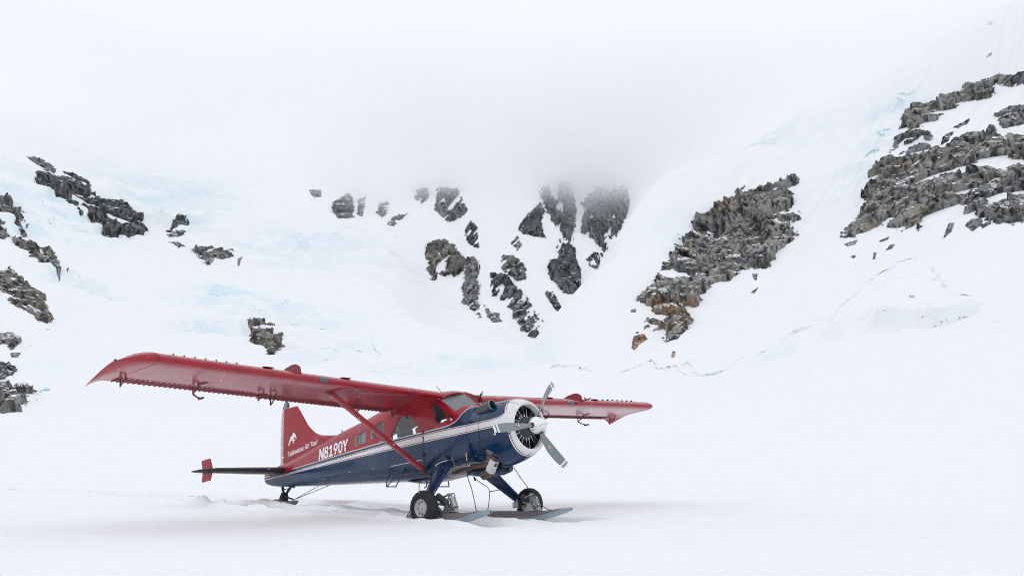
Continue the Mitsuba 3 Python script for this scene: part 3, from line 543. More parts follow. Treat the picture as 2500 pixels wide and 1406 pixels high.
# windscreen: two raked panes
wsn = {}
for s in (-1, 1):
    c = np.array([(-2.075, s * .545, .785), (-2.02, s * .49, .885), (-1.885, s * .035, .955), (-1.525, s * .035, .655), (-1.60, s * .42, .555), (-1.66, s * .545, .49)])
    o = c.mean(0)
    nrm = np.linalg.svd(c - o)[2][2]
    nrm *= np.sign(nrm[0])
    ex = c[3] - c[2]
    ex /= np.linalg.norm(ex)
    ex -= nrm * (ex @ nrm)
    ex /= np.linalg.norm(ex)
    ey = np.cross(nrm, ex)
    q = rounded([((p - o) @ ex, (p - o) @ ey) for p in c], .03)
    cuts.append(man(extrude(q, 0.5, o, ex, ey)))
    wsn[s] = (q, o, ex, ey)
cut = m3.Manifold.batch_boolean(cuts, m3.OpType.Add)
shell = unman(outer - inner - cut)
fus = part('fuselage', shell, 'mat_livery', 25)
lining = unman(inner.translate([0, 0, 0]) - inner2 - cut)
part('cabin_lining', lining, 'mat_lining', 25, parent=fus)

def pane_poly(poly, place, mat, name='window', label=None, parent=fus):
    v, f = trimesh.creation.triangulate_polygon(poly, engine='earcut')
    return part(name, tm([place(a, b) for a, b in v], f), mat, False, label, parent)

for nm, q in WIN.items():
    for s in (-1, 1):
        qq = q.buffer(0.004)
        lab = 'grey rear cabin window with pale frame' if (nm, s) == ('rear', -1) else None
        k = pane_poly(qq, lambda a, b: (a, s * side_y(a, b, -0.012), b), 'mat_pane', label=lab)
for s in (-1, 1):
    q, o, ex, ey = wsn[s]
    pane_poly(q.buffer(0.004), lambda a, b: o + ex * a + ey * b - np.cross(ex, ey) * 0.012, 'mat_milky_pane', name='windscreen')
# pale seals of the two rear windows
for nm in ('rear', 'middle'):
    q = WIN[nm]
    rim = q.buffer(0.002).difference(q.buffer(-0.02).union(sg.box(q.bounds[0] + 0.06, -1, 0, 3)))
    for g in getattr(rim, 'geoms', [rim]):
        v, f = trimesh.creation.triangulate_polygon(g, engine='earcut')
        part('window_seal', tm([(a, -side_y(a, b, -0.006), b) for a, b in v], f), 'mat_cream', False, parent=fus)
# plain grey panel set behind the rear window pane, evenly coloured
q = WIN['rear'].buffer(0.03)
v, f = trimesh.creation.triangulate_polygon(q, engine='earcut')
part('window_panel', tm([(a, -side_y(a, b, -0.085), b) for a, b in v], f), 'mat_grey_panel', False, parent=fus)

# seats and panel seen through the windows
def seat(x, y):
    k = part('seat', join(rbox((x + .04, y, -0.08), (.46, .44, .12), .04)), 'mat_seat')
    T = trimesh.transformations.rotation_matrix(math.radians(-14), [0, 1, 0], [x - .2, y, 0])
    b = rbox((x - .2, y, .22), (.11, .44, .62), .05)
    b.apply_transform(T)
    part('seat_back', b, 'mat_seat', parent=k)
    part('seat_frame', join(*[tube([(x + a, y + c, -.12), (x + a, y + c, -.5)], .015, 6) for a in (-.15, .2) for c in (-.18, .18)]), 'mat_dark_metal', parent=k)
for x, y in ((-2.35, -.28), (-2.35, .28), (-3.25, -.28), (-3.25, .28)):
    seat(x, y)
part('instrument_panel', rbox((-1.62, 0, .37), (.06, 1.02, .26), .02), 'mat_black')
part('cabin_floor', box((-2.75, 0, -.50), (2.3, 1.0, .03)), 'mat_lining')
part('windscreen_post', tube([(-1.495, 0, .625), (-1.69, 0, .80), (-1.895, 0, .972)], .022, 8), 'mat_red', parent=fus)

# panel seams and door lines: thin proud strips following the skin
def skin_strip(pts, w, mat, name, s=-1, off=0.003, parent=fus, label=None):
    p = np.asarray(pts, float)
    n = max(3, int(np.linalg.norm(np.diff(p, axis=0), axis=1).sum() / 0.06))
    p = spline(p, n) if len(p) > 2 else p[0] + np.linspace(0, 1, n)[:, None] * (p[1] - p[0])
    c = np.array([(x, s * side_y(x, z, off - 0.004), z) for x, z in p])
    return part(name, tube(c, w, 5), mat, True, label, parent)
for pts in ([(-3.73, .84), (-3.72, .25), (-3.70, -.44)], [(-2.70, .80), (-2.655, .25), (-2.62, -.5)], [(-2.39, .82), (-2.27, .28)], [(-2.27, .28), (-2.62, .24)],
            [(-1.38, .40), (-1.36, -.05), (-1.35, -.45)], [(-4.75, .70), (-4.75, .2)], [(-5.9, .55), (-5.9, -.3)], [(-7.3, .40), (-7.35, -.15)], [(-8.75, .25), (-8.62, -.05)],
            [(-2.15, .02), (-2.08, -.3), (-1.75, -.28), (-1.62, 0.03)], [(-4.4, -.38), (-6.2, -.24), (-8.2, -.08)], [(-8.2, -.10), (-8.55, .10)]):
    skin_strip(pts, .0032, 'mat_seam', 'panel_seam')
skin_strip([(-3.67, -.33), (-2.69, -.325)], .007, 'mat_white', 'door_sill_strip', label='thin white strip on the cabin door')
skin_strip([(-2.585, .115), (-2.60, -.2), (-2.615, -.52)], .011, 'mat_dark_metal', 'door_rod')
k = part('door_handle', join(rbox((-2.60, -.655, -.235), (.09, .03, .03), .01), cyl((-2.6, -.63, -.235), (-2.6, -.665, -.235), .02)), 'mat_black')
part('door_hinge', join(rbox((-2.585, -.64, .225), (.03, .03, .08), .01)), 'mat_dark_red')
part('door_latch', rbox((-2.585, -.642, .12), (.03, .02, .05), .008), 'mat_dark_metal')

# ---- engine cowling
CP0 = [(-.335, .425), (-.285, .428), (-.235, .434), (-.205, .450), (-.200, .470), (-.212, .492), (-.245, .520), (-.30, .547), (-.38, .573), (-.50, .594), (-.66, .606), (-.90, .612), (-1.12, .614), (-1.32, .612)]
CP = CP0[:9] + [(x, float(np.interp(-x, [-a for a, _ in CP0], [r for _, r in CP0]))) for x in np.linspace(-.42, -1.32, 31)]
ang = np.arange(120) * 2 * np.pi / 120
rings = []
for x, r in CP:
    c, s_ = np.sin(ang), np.cos(ang)
    bulge = np.clip((-.3 - x) / .6, 0, 1) * 0.085 * np.clip(-s_, 0, 1) ** 3
    rr = r + bulge
    rings.append(np.column_stack([np.full(120, x), rr * c, rr * s_]))
cow = loft(rings, cap=False)
thick = loft([rg * [1, 0.965, 0.965] if i > 2 else rg for i, rg in enumerate(rings)], cap=False)
back = loft([rings[-1], rings[-1] * [1, .965, .965]], cap=False)
cow = join(cow, thick)
# cut the lower rear edge away for the exhaust
fc = cow.triangles_center
keep = ~(((fc[:, 2] < -.535) & (fc[:, 0] < -.90)) | ((fc[:, 0] < -.80) & (np.hypot((fc[:, 0] + .93) / .15, (fc[:, 1] + .33) / .20) < 1) & (fc[:, 2] < 0)))
cow.update_faces(keep)
cw = part('engine_cowling', cow, 'mat_livery', 35, 'navy engine cowling with white nose ring')
for p in ([(-1.0, t) for t in np.linspace(-1.9, 2.6, 40)],):
    part('cowling_seam', tube([(x, -.619 * math.cos(t - .4), .619 * math.sin(t - .4)) for x, t in p], .0028, 5), 'mat_blue_seam', True, parent=cw)
part('cowling_seam', tube([(x, -math.cos(1.02) * (r + .002), math.sin(1.02) * (r + .002)) for x, r in CP0[5:]], .0028, 5), 'mat_blue_seam', True, parent=cw)
part('cowling_seam', tube([(x, -.02, -(r + .002 + np.clip((-.3 - x) / .6, 0, 1) * .085)) for x, r in CP0[5:11]], .0028, 5), 'mat_blue_seam', True, parent=cw)
part('cowling_latch', rbox((-.575, -.603, -.085), (.045, .012, .10), .005), 'mat_cream', parent=cw)
part('warning_placard', join(*[box((-.235 - .012 * i, -.535 - .011 * i, -.10 - .035 * (i % 2) - .02 * i), (.02, .004, .028)) for i in range(3)]), 'mat_seam', parent=cw)
part('belly_pan', loft([np.column_stack([np.full(25, x), .585 * np.sin(np.linspace(-.95, .95, 25)), -.585 * np.cos(np.linspace(-.95, .95, 25)) - .01]) for x in (-.70, -.9, -1.1, -1.34)], cap=False, closed=False), 'mat_alloy', 40, parent=cw)
part('firewall', lathe([(-.66, .02), (-.66, .585), (-.70, .585), (-.70, .02)], (0, 0, 0), (1, 0, 0), 36), 'mat_black', parent=cw)

# ---- engine: nose case, nine cylinders, push rods
en = part('engine', lathe([(-.60, .02), (-.60, .26), (-.44, .275), (-.36, .25), (-.31, .205), (-.20, .175), (-.12, .165), (-.09, .13), (-.09, .02)], (0, 0, 0), (1, 0, 0), 40), 'mat_case', 30, 'dark radial engine behind the propeller')
for i in range(9):
    a = 2 * np.pi * i / 9 + .17
    d = V(0, math.sin(a), math.cos(a))
    t = V(0, math.cos(a), -math.sin(a))
    prof = [(.20, .02), (.20, .085)]
    for j in range(9):
        prof += [(.23 + .018 * j, .082), (.233 + .018 * j, .108), (.241 + .018 * j, .108), (.244 + .018 * j, .082)]
    prof += [(.40, .10), (.45, .112), (.50, .10), (.515, .05), (.515, .01)]
    part('cylinder', lathe(prof, (-.47, 0, 0), d, 14), 'mat_dark_metal', parent=en)
    part('rocker_box', join(rbox(V(-.40, 0, 0) + d * .47 + t * .06, (.13, .07, .07), .02, 2), rbox(V(-.40, 0, 0) + d * .47 - t * .06, (.13, .07, .07), .02, 2)), 'mat_case', parent=en)
    for sgn in (-1, 1):
        b0, b1 = V(-.325, 0, 0) + d * .215 + t * sgn * .035, V(-.37, 0, 0) + d * .455 + t * sgn * .062
        part('push_rod', join(cyl(b0, b1, .0085, sides=8), cyl(b0 - .5 * (b1 - b0) / 9, b0 + (b1 - b0) / 12, .016, sides=8)), 'mat_steel', parent=en)
    part('spark_plug_lead', tube(spline([V(-.30, 0, 0) + d * .24 + t * .1, V(-.28, 0, 0) + d * .33 + t * .115, V(-.36, 0, 0) + d * .43 + t * .1], 8), .008, 6), 'mat_black', parent=en)
part('ignition_ring', tube([(-.345, .245 * math.sin(t), .245 * math.cos(t)) for t in np.linspace(0, 2 * np.pi, 41)], .02, 8, cap=False), 'mat_dark_metal', True, parent=en)

# ---- propeller
sp = [(-.125, .02), (-.125, .168), (-.11, .175), (-.06, .175), (0, .168), (.06, .150), (.12, .119), (.18, .080), (.225, .046), (.255, .020), (.263, .003)]
pr = part('propeller', lathe(sp, (0, 0, 0), (1, 0, 0), 48), 'mat_chrome', 40, 'three grey blades round a polished spinner')
part('spinner_seam', tube([(x, -math.cos(.35) * (r + .001), -math.sin(.35) * (r + .001)) for x, r in sp[3:10]], .003, 5), 'mat_dark_metal', True, parent=pr)
from shapely import affinity
for a0, a1, R_P in ((73, 54.5, 1.07), (-176, -174, 1.245), (-63, -45.8, 1.10)):
    def axis(q):
        a = math.radians(a0 + (a1 - a0) * max(0, (q - .12) / .88) ** .8)
        return V(0, math.cos(a), math.sin(a))
    def blade_frame(q):
        rad = axis(q)
        tang = np.cross(rad, V(1, 0, 0))
        be = math.radians(np.interp(q, [.12, .3, .5, .75, 1.0], [46, 40, 30, 22, 16]))
        c = tang * math.cos(be) - V(1, 0, 0) * math.sin(be)
        return rad, c, np.cross(rad, c)
    def section(r, shrink=1.0):
        q = r / R_P
        ch = np.interp(q, [.12, .2, .35, .55, .75, .9, .97, 1.0], [.075, .085, .145, .185, .19, .175, .155, .12]) * shrink
        th = np.interp(q, [.12, .2, .35, .6, 1.0], [.075, .07, .035, .022, .012]) * shrink
        rad, c, nn = blade_frame(q)
        g = np.arange(20) * 2 * np.pi / 20
        cx, cy = np.cos(g), np.sin(g)
        cy = cy * (0.75 + .25 * cx) * (np.where(cy > 0, 1.25, .55))
        return r * rad + (ch / 2 * cx)[:, None] * c + (th / 2 * cy)[:, None] * nn
    def piece(r0, r1, n, grow=1.0):
        return loft([section(r, grow) for r in np.linspace(r0, r1, n)])
    b = part('blade', piece(.12, R_P - .135, 24), 'mat_grey_paint', 45, parent=pr)
    part('tip_stripe', piece(R_P - .135, R_P - .095, 4), 'mat_white', 45, parent=pr)
    part('tip_stripe', piece(R_P - .095, R_P - .050, 4), 'mat_grey_paint', 45, parent=pr)
    tip = loft([section(r, s2) for r, s2 in ((R_P - .05, 1), (R_P - .03, .98), (R_P - .012, .85), (R_P - .003, .6), (R_P, .25))])
    part('tip_stripe', tip, 'mat_white', 45, parent=pr)
    part('blade_collar', lathe([(.10, .05), (.135, .055), (.172, .052), (.18, .04)], (0, 0, 0), axis(.12), 20), 'mat_dark_metal', parent=pr)
    # maker's oval on the front face
    r = .46 * R_P
    rad, c, nn = blade_frame(r / R_P)
    nn = nn if nn[0] > 0 else -nn
    el = sg.Point(0, 0).buffer(1.0, resolution=10)
    o = rad * r + nn * .0175
    ee = np.cross(nn, rad)
    part('blade_decal', extrude(affinity.scale(el, .040, .028), .003, o, rad, ee), 'mat_cream', parent=pr)
    part('blade_decal', extrude(affinity.scale(el, .032, .021), .003, o + nn * .002, rad, ee), 'mat_orange', parent=pr)
    part('blade_decal', join(extrude(sg.box(-.02, .003, .02, .008), .002, o + nn * .0045, rad, ee), extrude(sg.box(-.02, -.008, .02, -.003), .002, o + nn * .0045, rad, ee)), 'mat_decal', parent=pr)

# ---- air scoop on the cowl shoulder
c0, c1 = V(-1.20, -.43, .415), V(-.735, -.445, .495)
def scoop_ring(c, r, tilt=0.0):
    d, u, w = frame(c1 - c0)
    g = np.arange(28) * 2 * np.pi / 28
    return c + r * (np.cos(g)[:, None] * u + np.sin(g)[:, None] * w) + tilt * np.sin(g)[:, None] * d
body = [(0, .03), (.04, .06), (.22, .092), (.55, .103), (.97, .099), (1.0, .097)]
so = loft([scoop_ring(c0 + t * (c1 - c0), r) for t, r in body], cap=False)
si = loft([scoop_ring(c0 + t * (c1 - c0), r - .008) for t, r in body[1:]], cap=False)
sc = part('air_scoop', join(so, si), 'mat_scoop', 35, 'dark grey tubular scoop on the nose')
part('scoop_lip', tube(np.vstack([scoop_ring(c1, .094), scoop_ring(c1, .094)[:1]]), .008, 6, cap=False), 'mat_alloy', True, parent=sc)

# ---- exhaust and belly
part('exhaust_collar', cyl((-.90, -.30, -.50), (-1.0, -.33, -.62), .10, .085), 'mat_rust')
T = trimesh.transformations.rotation_matrix(math.radians(35), [0, 1, 0])
sh = man(rbox((0, 0, 0), (.155, .13, .27), .012)) - man(cyl((-.2, 0.0, .07), (.2, 0.0, .07), .045))
sh = unman(sh)
sh.apply_transform(T)
sh.apply_translation((-.955, -.36, -.68))
part('heat_shield', sh, 'mat_steel', 30, 'bright metal heat shield box')
part('exhaust_pipe', tube(spline([(-.90, -.33, -.57), (-1.0, -.36, -.72), (-1.10, -.37, -.80), (-1.20, -.37, -.83)], 12), [.06] * 8 + [.075] * 4, 16, cap=False), 'mat_rust')
part('exhaust_pipe', lathe([(0, .083), (.05, .088), (.10, .086), (.10, .075), (.02, .07)], (-1.13, -.365, -.80), (-.8, -.1, -.32), 20), 'mat_scoop')
part('exhaust_pipe', tube(spline([(-1.0, -.36, -.66), (-1.2, -.38, -.645), (-1.5, -.38, -.62), (-1.8, -.36, -.635), (-2.06, -.34, -.655)], 20), .045, 14), 'mat_rust', True)
part('exhaust_bracket', box((-1.72, -.415, -.585), (.42, .012, .02), trimesh.transformations.rotation_matrix(.05, [0, 1, 0])), 'mat_white')
part('belly_scoop', loft([np.column_stack([np.full(24, x), y0 + w * np.cos(np.arange(24) * 2 * np.pi / 24), z0 + h * np.sin(np.arange(24) * 2 * np.pi / 24)]) for x, y0, w, z0, h in
     ((-.93, .06, .16, -.70, .10), (-1.1, .06, .19, -.70, .13), (-1.5, .06, .20, -.69, .13), (-1.9, .06, .16, -.67, .08), (-2.1, .06, .08, -.655, .03))]), 'mat_navy', 40)
part('belly_scoop_mouth', lathe([(0, .01), (0, .085), (.02, .09), (.03, .075), (.0, .07)], (-.92, -.02, -.70), (1, 0, 0), 24), 'mat_black')
part('belly_fairing', loft([np.column_stack([np.full(20, x), w * np.cos(np.arange(20) * 2 * np.pi / 20), z0 + h * np.sin(np.arange(20) * 2 * np.pi / 20)]) for x, w, z0, h in
     ((-1.9, .1, -.66, .01), (-2.1, .30, -.67, .05), (-2.7, .34, -.69, .065), (-3.3, .34, -.68, .06), (-3.55, .28, -.655, .03), (-3.7, .1, -.64, .01))]), 'mat_livery', 40)

# ---- wings
HALF = 6.80
def naca(u, up, m=.04, p=.4, t=.145):
    yt = 5 * t * (.2969 * np.sqrt(u) - .126 * u - .3516 * u ** 2 + .2843 * u ** 3 - .1036 * u ** 4)
    yc = np.where(u < p, m / p ** 2 * (2 * p * u - u ** 2), m / (1 - p) ** 2 * (1 - 2 * p + 2 * p * u - u ** 2))
    return yc + yt if up else yc - yt

def wing_line(y):
    return -1.975, 0.86 + .0355 * y, -3.665, .815 + .0325 * y

def foil(y, u, up, xle=None, tscale=1.0):
    """point on the wing at span y (positive), chord fraction u"""
    x0, z0, x1, z1 = wing_line(y)
    if xle is not None:
        z0 = z0 + (z1 - z0) * (xle - x0) / (x1 - x0)
        x0 = xle
    c = x0 - x1
    u = np.atleast_1d(np.asarray(u, float))
    h = naca(u, up) * c * tscale
    return np.column_stack([x0 - u * c, np.full(len(u), y), z0 + (z1 - z0) * u + h])

UC = 0.765
ub = UC * (1 - np.cos(np.linspace(0, np.pi / 2, 26)))
def main_ring(y):
    t, b = foil(y, ub[::-1], True), foil(y, ub[1:], False)
    return np.vstack([t, b])

def tip_ring(y, xle, dz, k):
    u = (1 - np.cos(np.linspace(0, np.pi, 30))) / 2
    t, b = foil(y, u[::-1], True, xle, k), foil(y, u[1:-1], False, xle, k)
    r = np.vstack([t, b])
    q = np.r_[u[::-1], u[1:-1]]
    r[:, 2] += dz * q ** 1.5 + (1 - q) * .06 * (1 - k)
    r[:, 0] -= .05 * (1 - k) * q
    return r

def ctl_ring(y, drop=0.0):
    u = np.linspace(UC + .012, 1, 9)
    t, b = foil(y, u[::-1], True), foil(y, u, False)
    r = np.vstack([t, b[:-1]])
    piv = foil(y, [UC + .02], False)[0]
    a = math.radians(drop)
    d = r - piv
    r = np.column_stack([piv[0] + d[:, 0] * math.cos(a), r[:, 1], piv[2] + d[:, 2] * math.cos(a) + d[:, 0] * math.sin(a)])
    return r

def beads(y0, y1, step, drop):
    """pressed stiffening beads under and over the control surfaces"""
    ms = []
    for y in np.arange(y0, y1, step):
        u = np.linspace(UC + .045, .998, 7)
        b = foil(y, u, False)
        b[:, 1] += (u - UC) / (1 - UC) * 0.05
        piv = foil(y, [UC + .02], False)[0]
        b[:, 2] += (b[:, 0] - piv[0]) * math.sin(math.radians(drop)) - .002
        r = np.full(7, .0135)
        r[-1] = .016
        ms.append(tube(b, r, 5))
    return join(*ms)

def hanger(y, deep=.17, mass=False, drop=.0):
    """hinge bracket: an open loop hung below the hinge"""
    x0, z0 = -3.235, foil(y, [.745], False)[0, 2]
    loop = [(x0 + .10, y, z0 + .01), (x0 + .06, y, z0 - .07), (x0 - .05, y, z0 - deep + .035), (x0 - .10, y, z0 - deep), (x0 - .105, y, z0 - .02)]
    m = [tube(loop, .014, 6), tube([loop[1], (x0 - .1, y, z0 - .055)], .012, 6)]
    if mass:
        m += [tube([(x0 + .09, y + .02, z0 - .02), (x0 + .25, y - .02, z0 - .02), (x0 + .42, y - .07, z0 + .01)], .012, 6),
              tube([(x0 - .1, y, z0 - deep), (x0 + .06, y, z0 - deep - .085), (x0 + .17, y, z0 - deep - .115)], .014, 6),
              rbox((x0 + .17, y, z0 - deep - .12), (.16, .05, .035), .016)]
    return join(*m)

for s, side in ((-1, 'starboard'), (1, 'port')):
    sm = (lambda m: m) if s > 0 else mirror
    ys = np.r_[.56, np.linspace(.75, HALF, 14)]
    w = part('wing', sm(loft([main_ring(y) for y in ys])), 'mat_red', 30, None)
    tr = [tip_ring(y, x, dz, k) for y, x, dz, k in ((HALF + .012, -1.975, 0, 1), (6.90, -2.005, -.004, .98), (6.99, -2.07, -.02, .90), (7.07, -2.17, -.05, .74), (7.14, -2.33, -.085, .5), (7.19, -2.50, -.12, .27), (7.22, -2.66, -.145, .08))]
    part('wing_tip', sm(loft(tr)), 'mat_red', 40, parent=w)
    part('tip_joint', sm(tube(np.vstack([foil(HALF + .004, ub[::-1], True), foil(HALF + .004, ub[1:], False)]) + [0, 0, -.001], .0035, 5)), 'mat_red_seam', True, parent=w)
    fl = part('flap', sm(loft([ctl_ring(y, 2) for y in (.66, 2.2, 3.90)])), 'mat_red', 30, parent=w)
    ai = part('aileron', sm(loft([ctl_ring(y, 0) for y in (3.92, 5.3, HALF - .015)])), 'mat_red', 30, parent=w)
    part('flap_bead', sm(beads(.72, 3.88, .098, 2)), 'mat_dark_red', True, parent=w)
    part('aileron_bead', sm(beads(3.98, HALF - .06, .098, 0)), 'mat_dark_red', True, parent=w)
    part('hinge_slot', sm(loft([np.array([foil(y, [UC + .001], False)[0] + [0, 0, .0], foil(y, [UC + .011], False)[0] + [0, 0, .004], foil(y, [UC + .011], False)[0] + [0, 0, .08], foil(y, [UC + .001], False)[0] + [0, 0, .08]]) for y in (.6, 3.7, HALF)])), 'mat_seam', parent=w)
    for y, dp, ms in ((6.77, .15, False), (5.42, .15, True), (4.07, .14, False), (3.80, .20, False), (1.75, .18, False), (.80, .16, False)):
        part('hinge_bracket', sm(hanger(y, dp, ms)), 'mat_dark_red', parent=w)
    # leading edge: landing light, vortex fins, fence
    g = []
    for t in np.linspace(-.1, .1, 9):
        k = math.sqrt(max(1 - (t / .102) ** 2, .02))
        uu = np.linspace(0, 1, 9)
        a = np.vstack([foil(3.55 + t, (.042 * k * (1 - uu)) , True), foil(3.55 + t, (.022 * k * uu), False)[1:]])
        a[:, 0] += .006
        a[:, 2] += .001
        g.append(a)
    lens = loft(g, cap=False, closed=False)
    part('landing_light', sm(lens), 'mat_lens', 60, parent=w)
    for y in np.arange(5.18, 6.42, .2):
        for q in (0, ):
            b = foil(y, [.19], True)[0]
            part('vortex_fin', sm(box(b + [0, 0, .012], (.06, .02, .026), trimesh.transformations.rotation_matrix(.3, [0, 0, 1]))), 'mat_seam', parent=w)
    for y in (2.94, 4.65):
        b = foil(y, [.03], True)[0]
        fin = extrude([(.06, -.06), (-.02, .055), (-.16, .06), (-.10, .0)], .018, b + [-.02, 0, .0], (1, 0, 0), (0, 0, 1))
        top = box(b + [-.10, 0, .062], (.07, .21, .012))
        part('stall_fin', sm(join(fin, top)), 'mat_dark_red', parent=w)
    y = 4.03
    arc = [(-2.02, float(foil(y, [.03], True)[0, 2]) - .03), (-2.06, 1.20), (-2.16, 1.262), (-2.28, 1.272), (-2.45, 1.25), (-2.75, 1.16), (-2.75, 1.05), (-2.1, 1.0)]
    part('wing_fence', sm(extrude(sg.Polygon(arc).buffer(.012), .022, (0, y, 0), (1, 0, 0), (0, 0, 1))), 'mat_red', parent=w)
    # root seam band and lift strut
    part('root_seam', sm(tube(np.vstack([foil(1.36, ub[::-1][18:], True), foil(1.36, ub[1:16], False)]), .006, 5)), 'mat_seam', True, parent=w)
    a, b = V(-2.62, .66, -.55), V(-2.53, 3.02, .885)
    d = (b - a) / np.linalg.norm(b - a)
    cx = V(1, 0, 0) - d * d[0]
    cx /= np.linalg.norm(cx)
    cn = np.cross(d, cx)
    th = np.arange(24) * 2 * np.pi / 24
    def srow(c, ch, tk):
        return c + (ch / 2 * np.cos(th))[:, None] * cx + (tk / 2 * np.sin(th) * (.75 + .25 * np.cos(th)))[:, None] * cn
    part('lift_strut', sm(loft([srow(a, .13, .06), srow(a + d * .12, .185, .085), srow(b - d * .2, .185, .085), srow(b - d * .02, .18, .08)])), 'mat_red', 40)
    part('strut_fairing', sm(loft([srow(b - d * .03, .22, .12), srow(b + V(-.05, 0.06, .07), .34, .20), srow(b + V(-.08, .10, .13), .5, .24)])), 'mat_dark_red', 40)
    part('strut_fitting', sm(join(rbox((-2.62, .65, -.56), (.12, .10, .08), .015), cyl((-2.7, .68, -.53), (-2.54, .68, -.53), .02))), 'mat_dark_metal')
part('navigation_light', lathe([(-.05, .012), (0, .026), (.025, .022), (.035, .004)], (-2.66, -7.185, 1.155), (.55, -.8, .1), 16), 'mat_green_glass', 40, 'green lamp on the near wing tip')
part('navigation_light', lathe([(-.05, .012), (0, .026), (.025, .022), (.035, .004)], (-2.66, 7.185, 1.155), (.55, .8, .1), 16), 'mat_dark_red', 40)
part('pitot_tube', join(tube([(-2.05, 3.72, .985), (-1.85, 3.75, 1.0), (-1.58, 3.79, 1.035)], .016, 8), extrude([(-.03, 0), (.05, 0), (-.03, .08)], .01, (-1.72, 3.77, 1.02), (1, 0, 0), (0, 0, 1)), rbox((-2.0, 3.72, .985), (.16, .05, .05), .02)), 'mat_dark_red', label='probe on the far wing edge')
# ---- tail
def fin_plate(pts, tk, y0=0.0):
    return extrude(pts, tk, (0, y0, 0), (1, 0, 0), (0, 0, 1))

le = spline([(-7.80, 1.70), (-7.57, 1.41), (-7.34, 1.12), (-7.03, .90), (-6.72, .805), (-6.19, .752), (-5.95, .70)], 30)
# fin as loft of horizontal slices: rounded leading edge, 9 cm thick at the hinge
rows = []
zz = np.linspace(.30, 1.70, 24)
led = le[np.argsort(le[:, 1])]
for z in zz:
    xl = float(np.interp(z, led[:, 1], led[:, 0]))
    if z < .70:
        xl = -5.95 - (0.70 - z) * 2.6
    xh = -8.32 + .06 * (z - .35) / 1.35
    c = xl - xh
    t = .5 * np.interp(z, [.3, 1.7], [.15, .075])
    u = (1 - np.cos(np.linspace(0, np.pi / 2, 14)))
    half_t = t * np.sqrt(np.clip(1 - (1 - np.clip(u * c / min(c, .55), 0, 1)) ** 2, 0, 1)) + .004
    top = np.column_stack([xl - u * c, half_t, np.full(14, z)])
    rows.append(np.vstack([top, top[::-1] * [1, -1, 1]]))
vf = part('vertical_fin', loft(rows), 'mat_red', 40)
# rudder, turned 21 degrees to port
def rud(z0, z1, mat, name='rudder', n=8, label=None):
    rows = []
    for z in np.linspace(z0, z1, n):
        ch = float(np.interp(z, [.38, .75, 1.39, 1.72, 1.80, 1.86, 1.905], [.585, .58, .52, .40, .33, .24, .12]))
        xh = -8.325 + .06 * (z - .35) / 1.35
        front = xh + (0 if z < 1.70 else np.interp(z, [1.70, 1.72, 1.78, 1.86, 1.905], [.0, .27, .25, .14, .02]))
        d = math.radians(21)
        L = front - xh + ch
        u = np.array([0, .02, .06, .15, .4, 1.0])
        tt = np.array([.3, .6, .85, 1, .7, .06]) * np.interp(z, [.35, 1.7, 1.9], [.065, .04, .03])
        p = np.vstack([np.column_stack([u * L, tt]), np.column_stack([u[::-1] * L, -tt[::-1]])])
        off = xh - front
        q = p[:, 0] + off
        rows.append(np.column_stack([xh - .012 - q * math.cos(d) - p[:, 1] * math.sin(d) * -1, q * math.sin(d) + p[:, 1] * math.cos(d), np.full(len(p), z)]))
    return part(name, loft(rows), mat, 30, label)
rd = rud(.385, 1.69, 'mat_red')
rud(1.695, 1.715, 'mat_white', 'rudder_band', 3)
cap = rud(1.715, 1.905, 'mat_rudder_cap', 'rudder_cap', 8, 'blue grey horn on top of the rudder')
d21 = math.radians(21)
for z in np.arange(.46, 1.66, .072):
    ch = float(np.interp(z, [.38, .75, 1.39, 1.72], [.585, .58, .52, .40]))
    xh = -8.337 + .06 * (z - .35) / 1.35
    pts = [(xh - q * math.cos(d21) + tk * math.sin(d21) * -1, q * math.sin(d21) - tk * math.cos(d21), z - .10 * q + dz) for q, tk, dz in ((.06, .033, 0), (ch * .5, .022, 0), (ch, .003, 0))]
    part('rudder_rib', tube(pts, .0042, 5), 'mat_seam', True, parent=rd)
part('hinge_line', tube([(-8.315, -.062, .36), (-8.262, -.04, 1.69)], .007, 6), 'mat_seam', True, parent=vf)
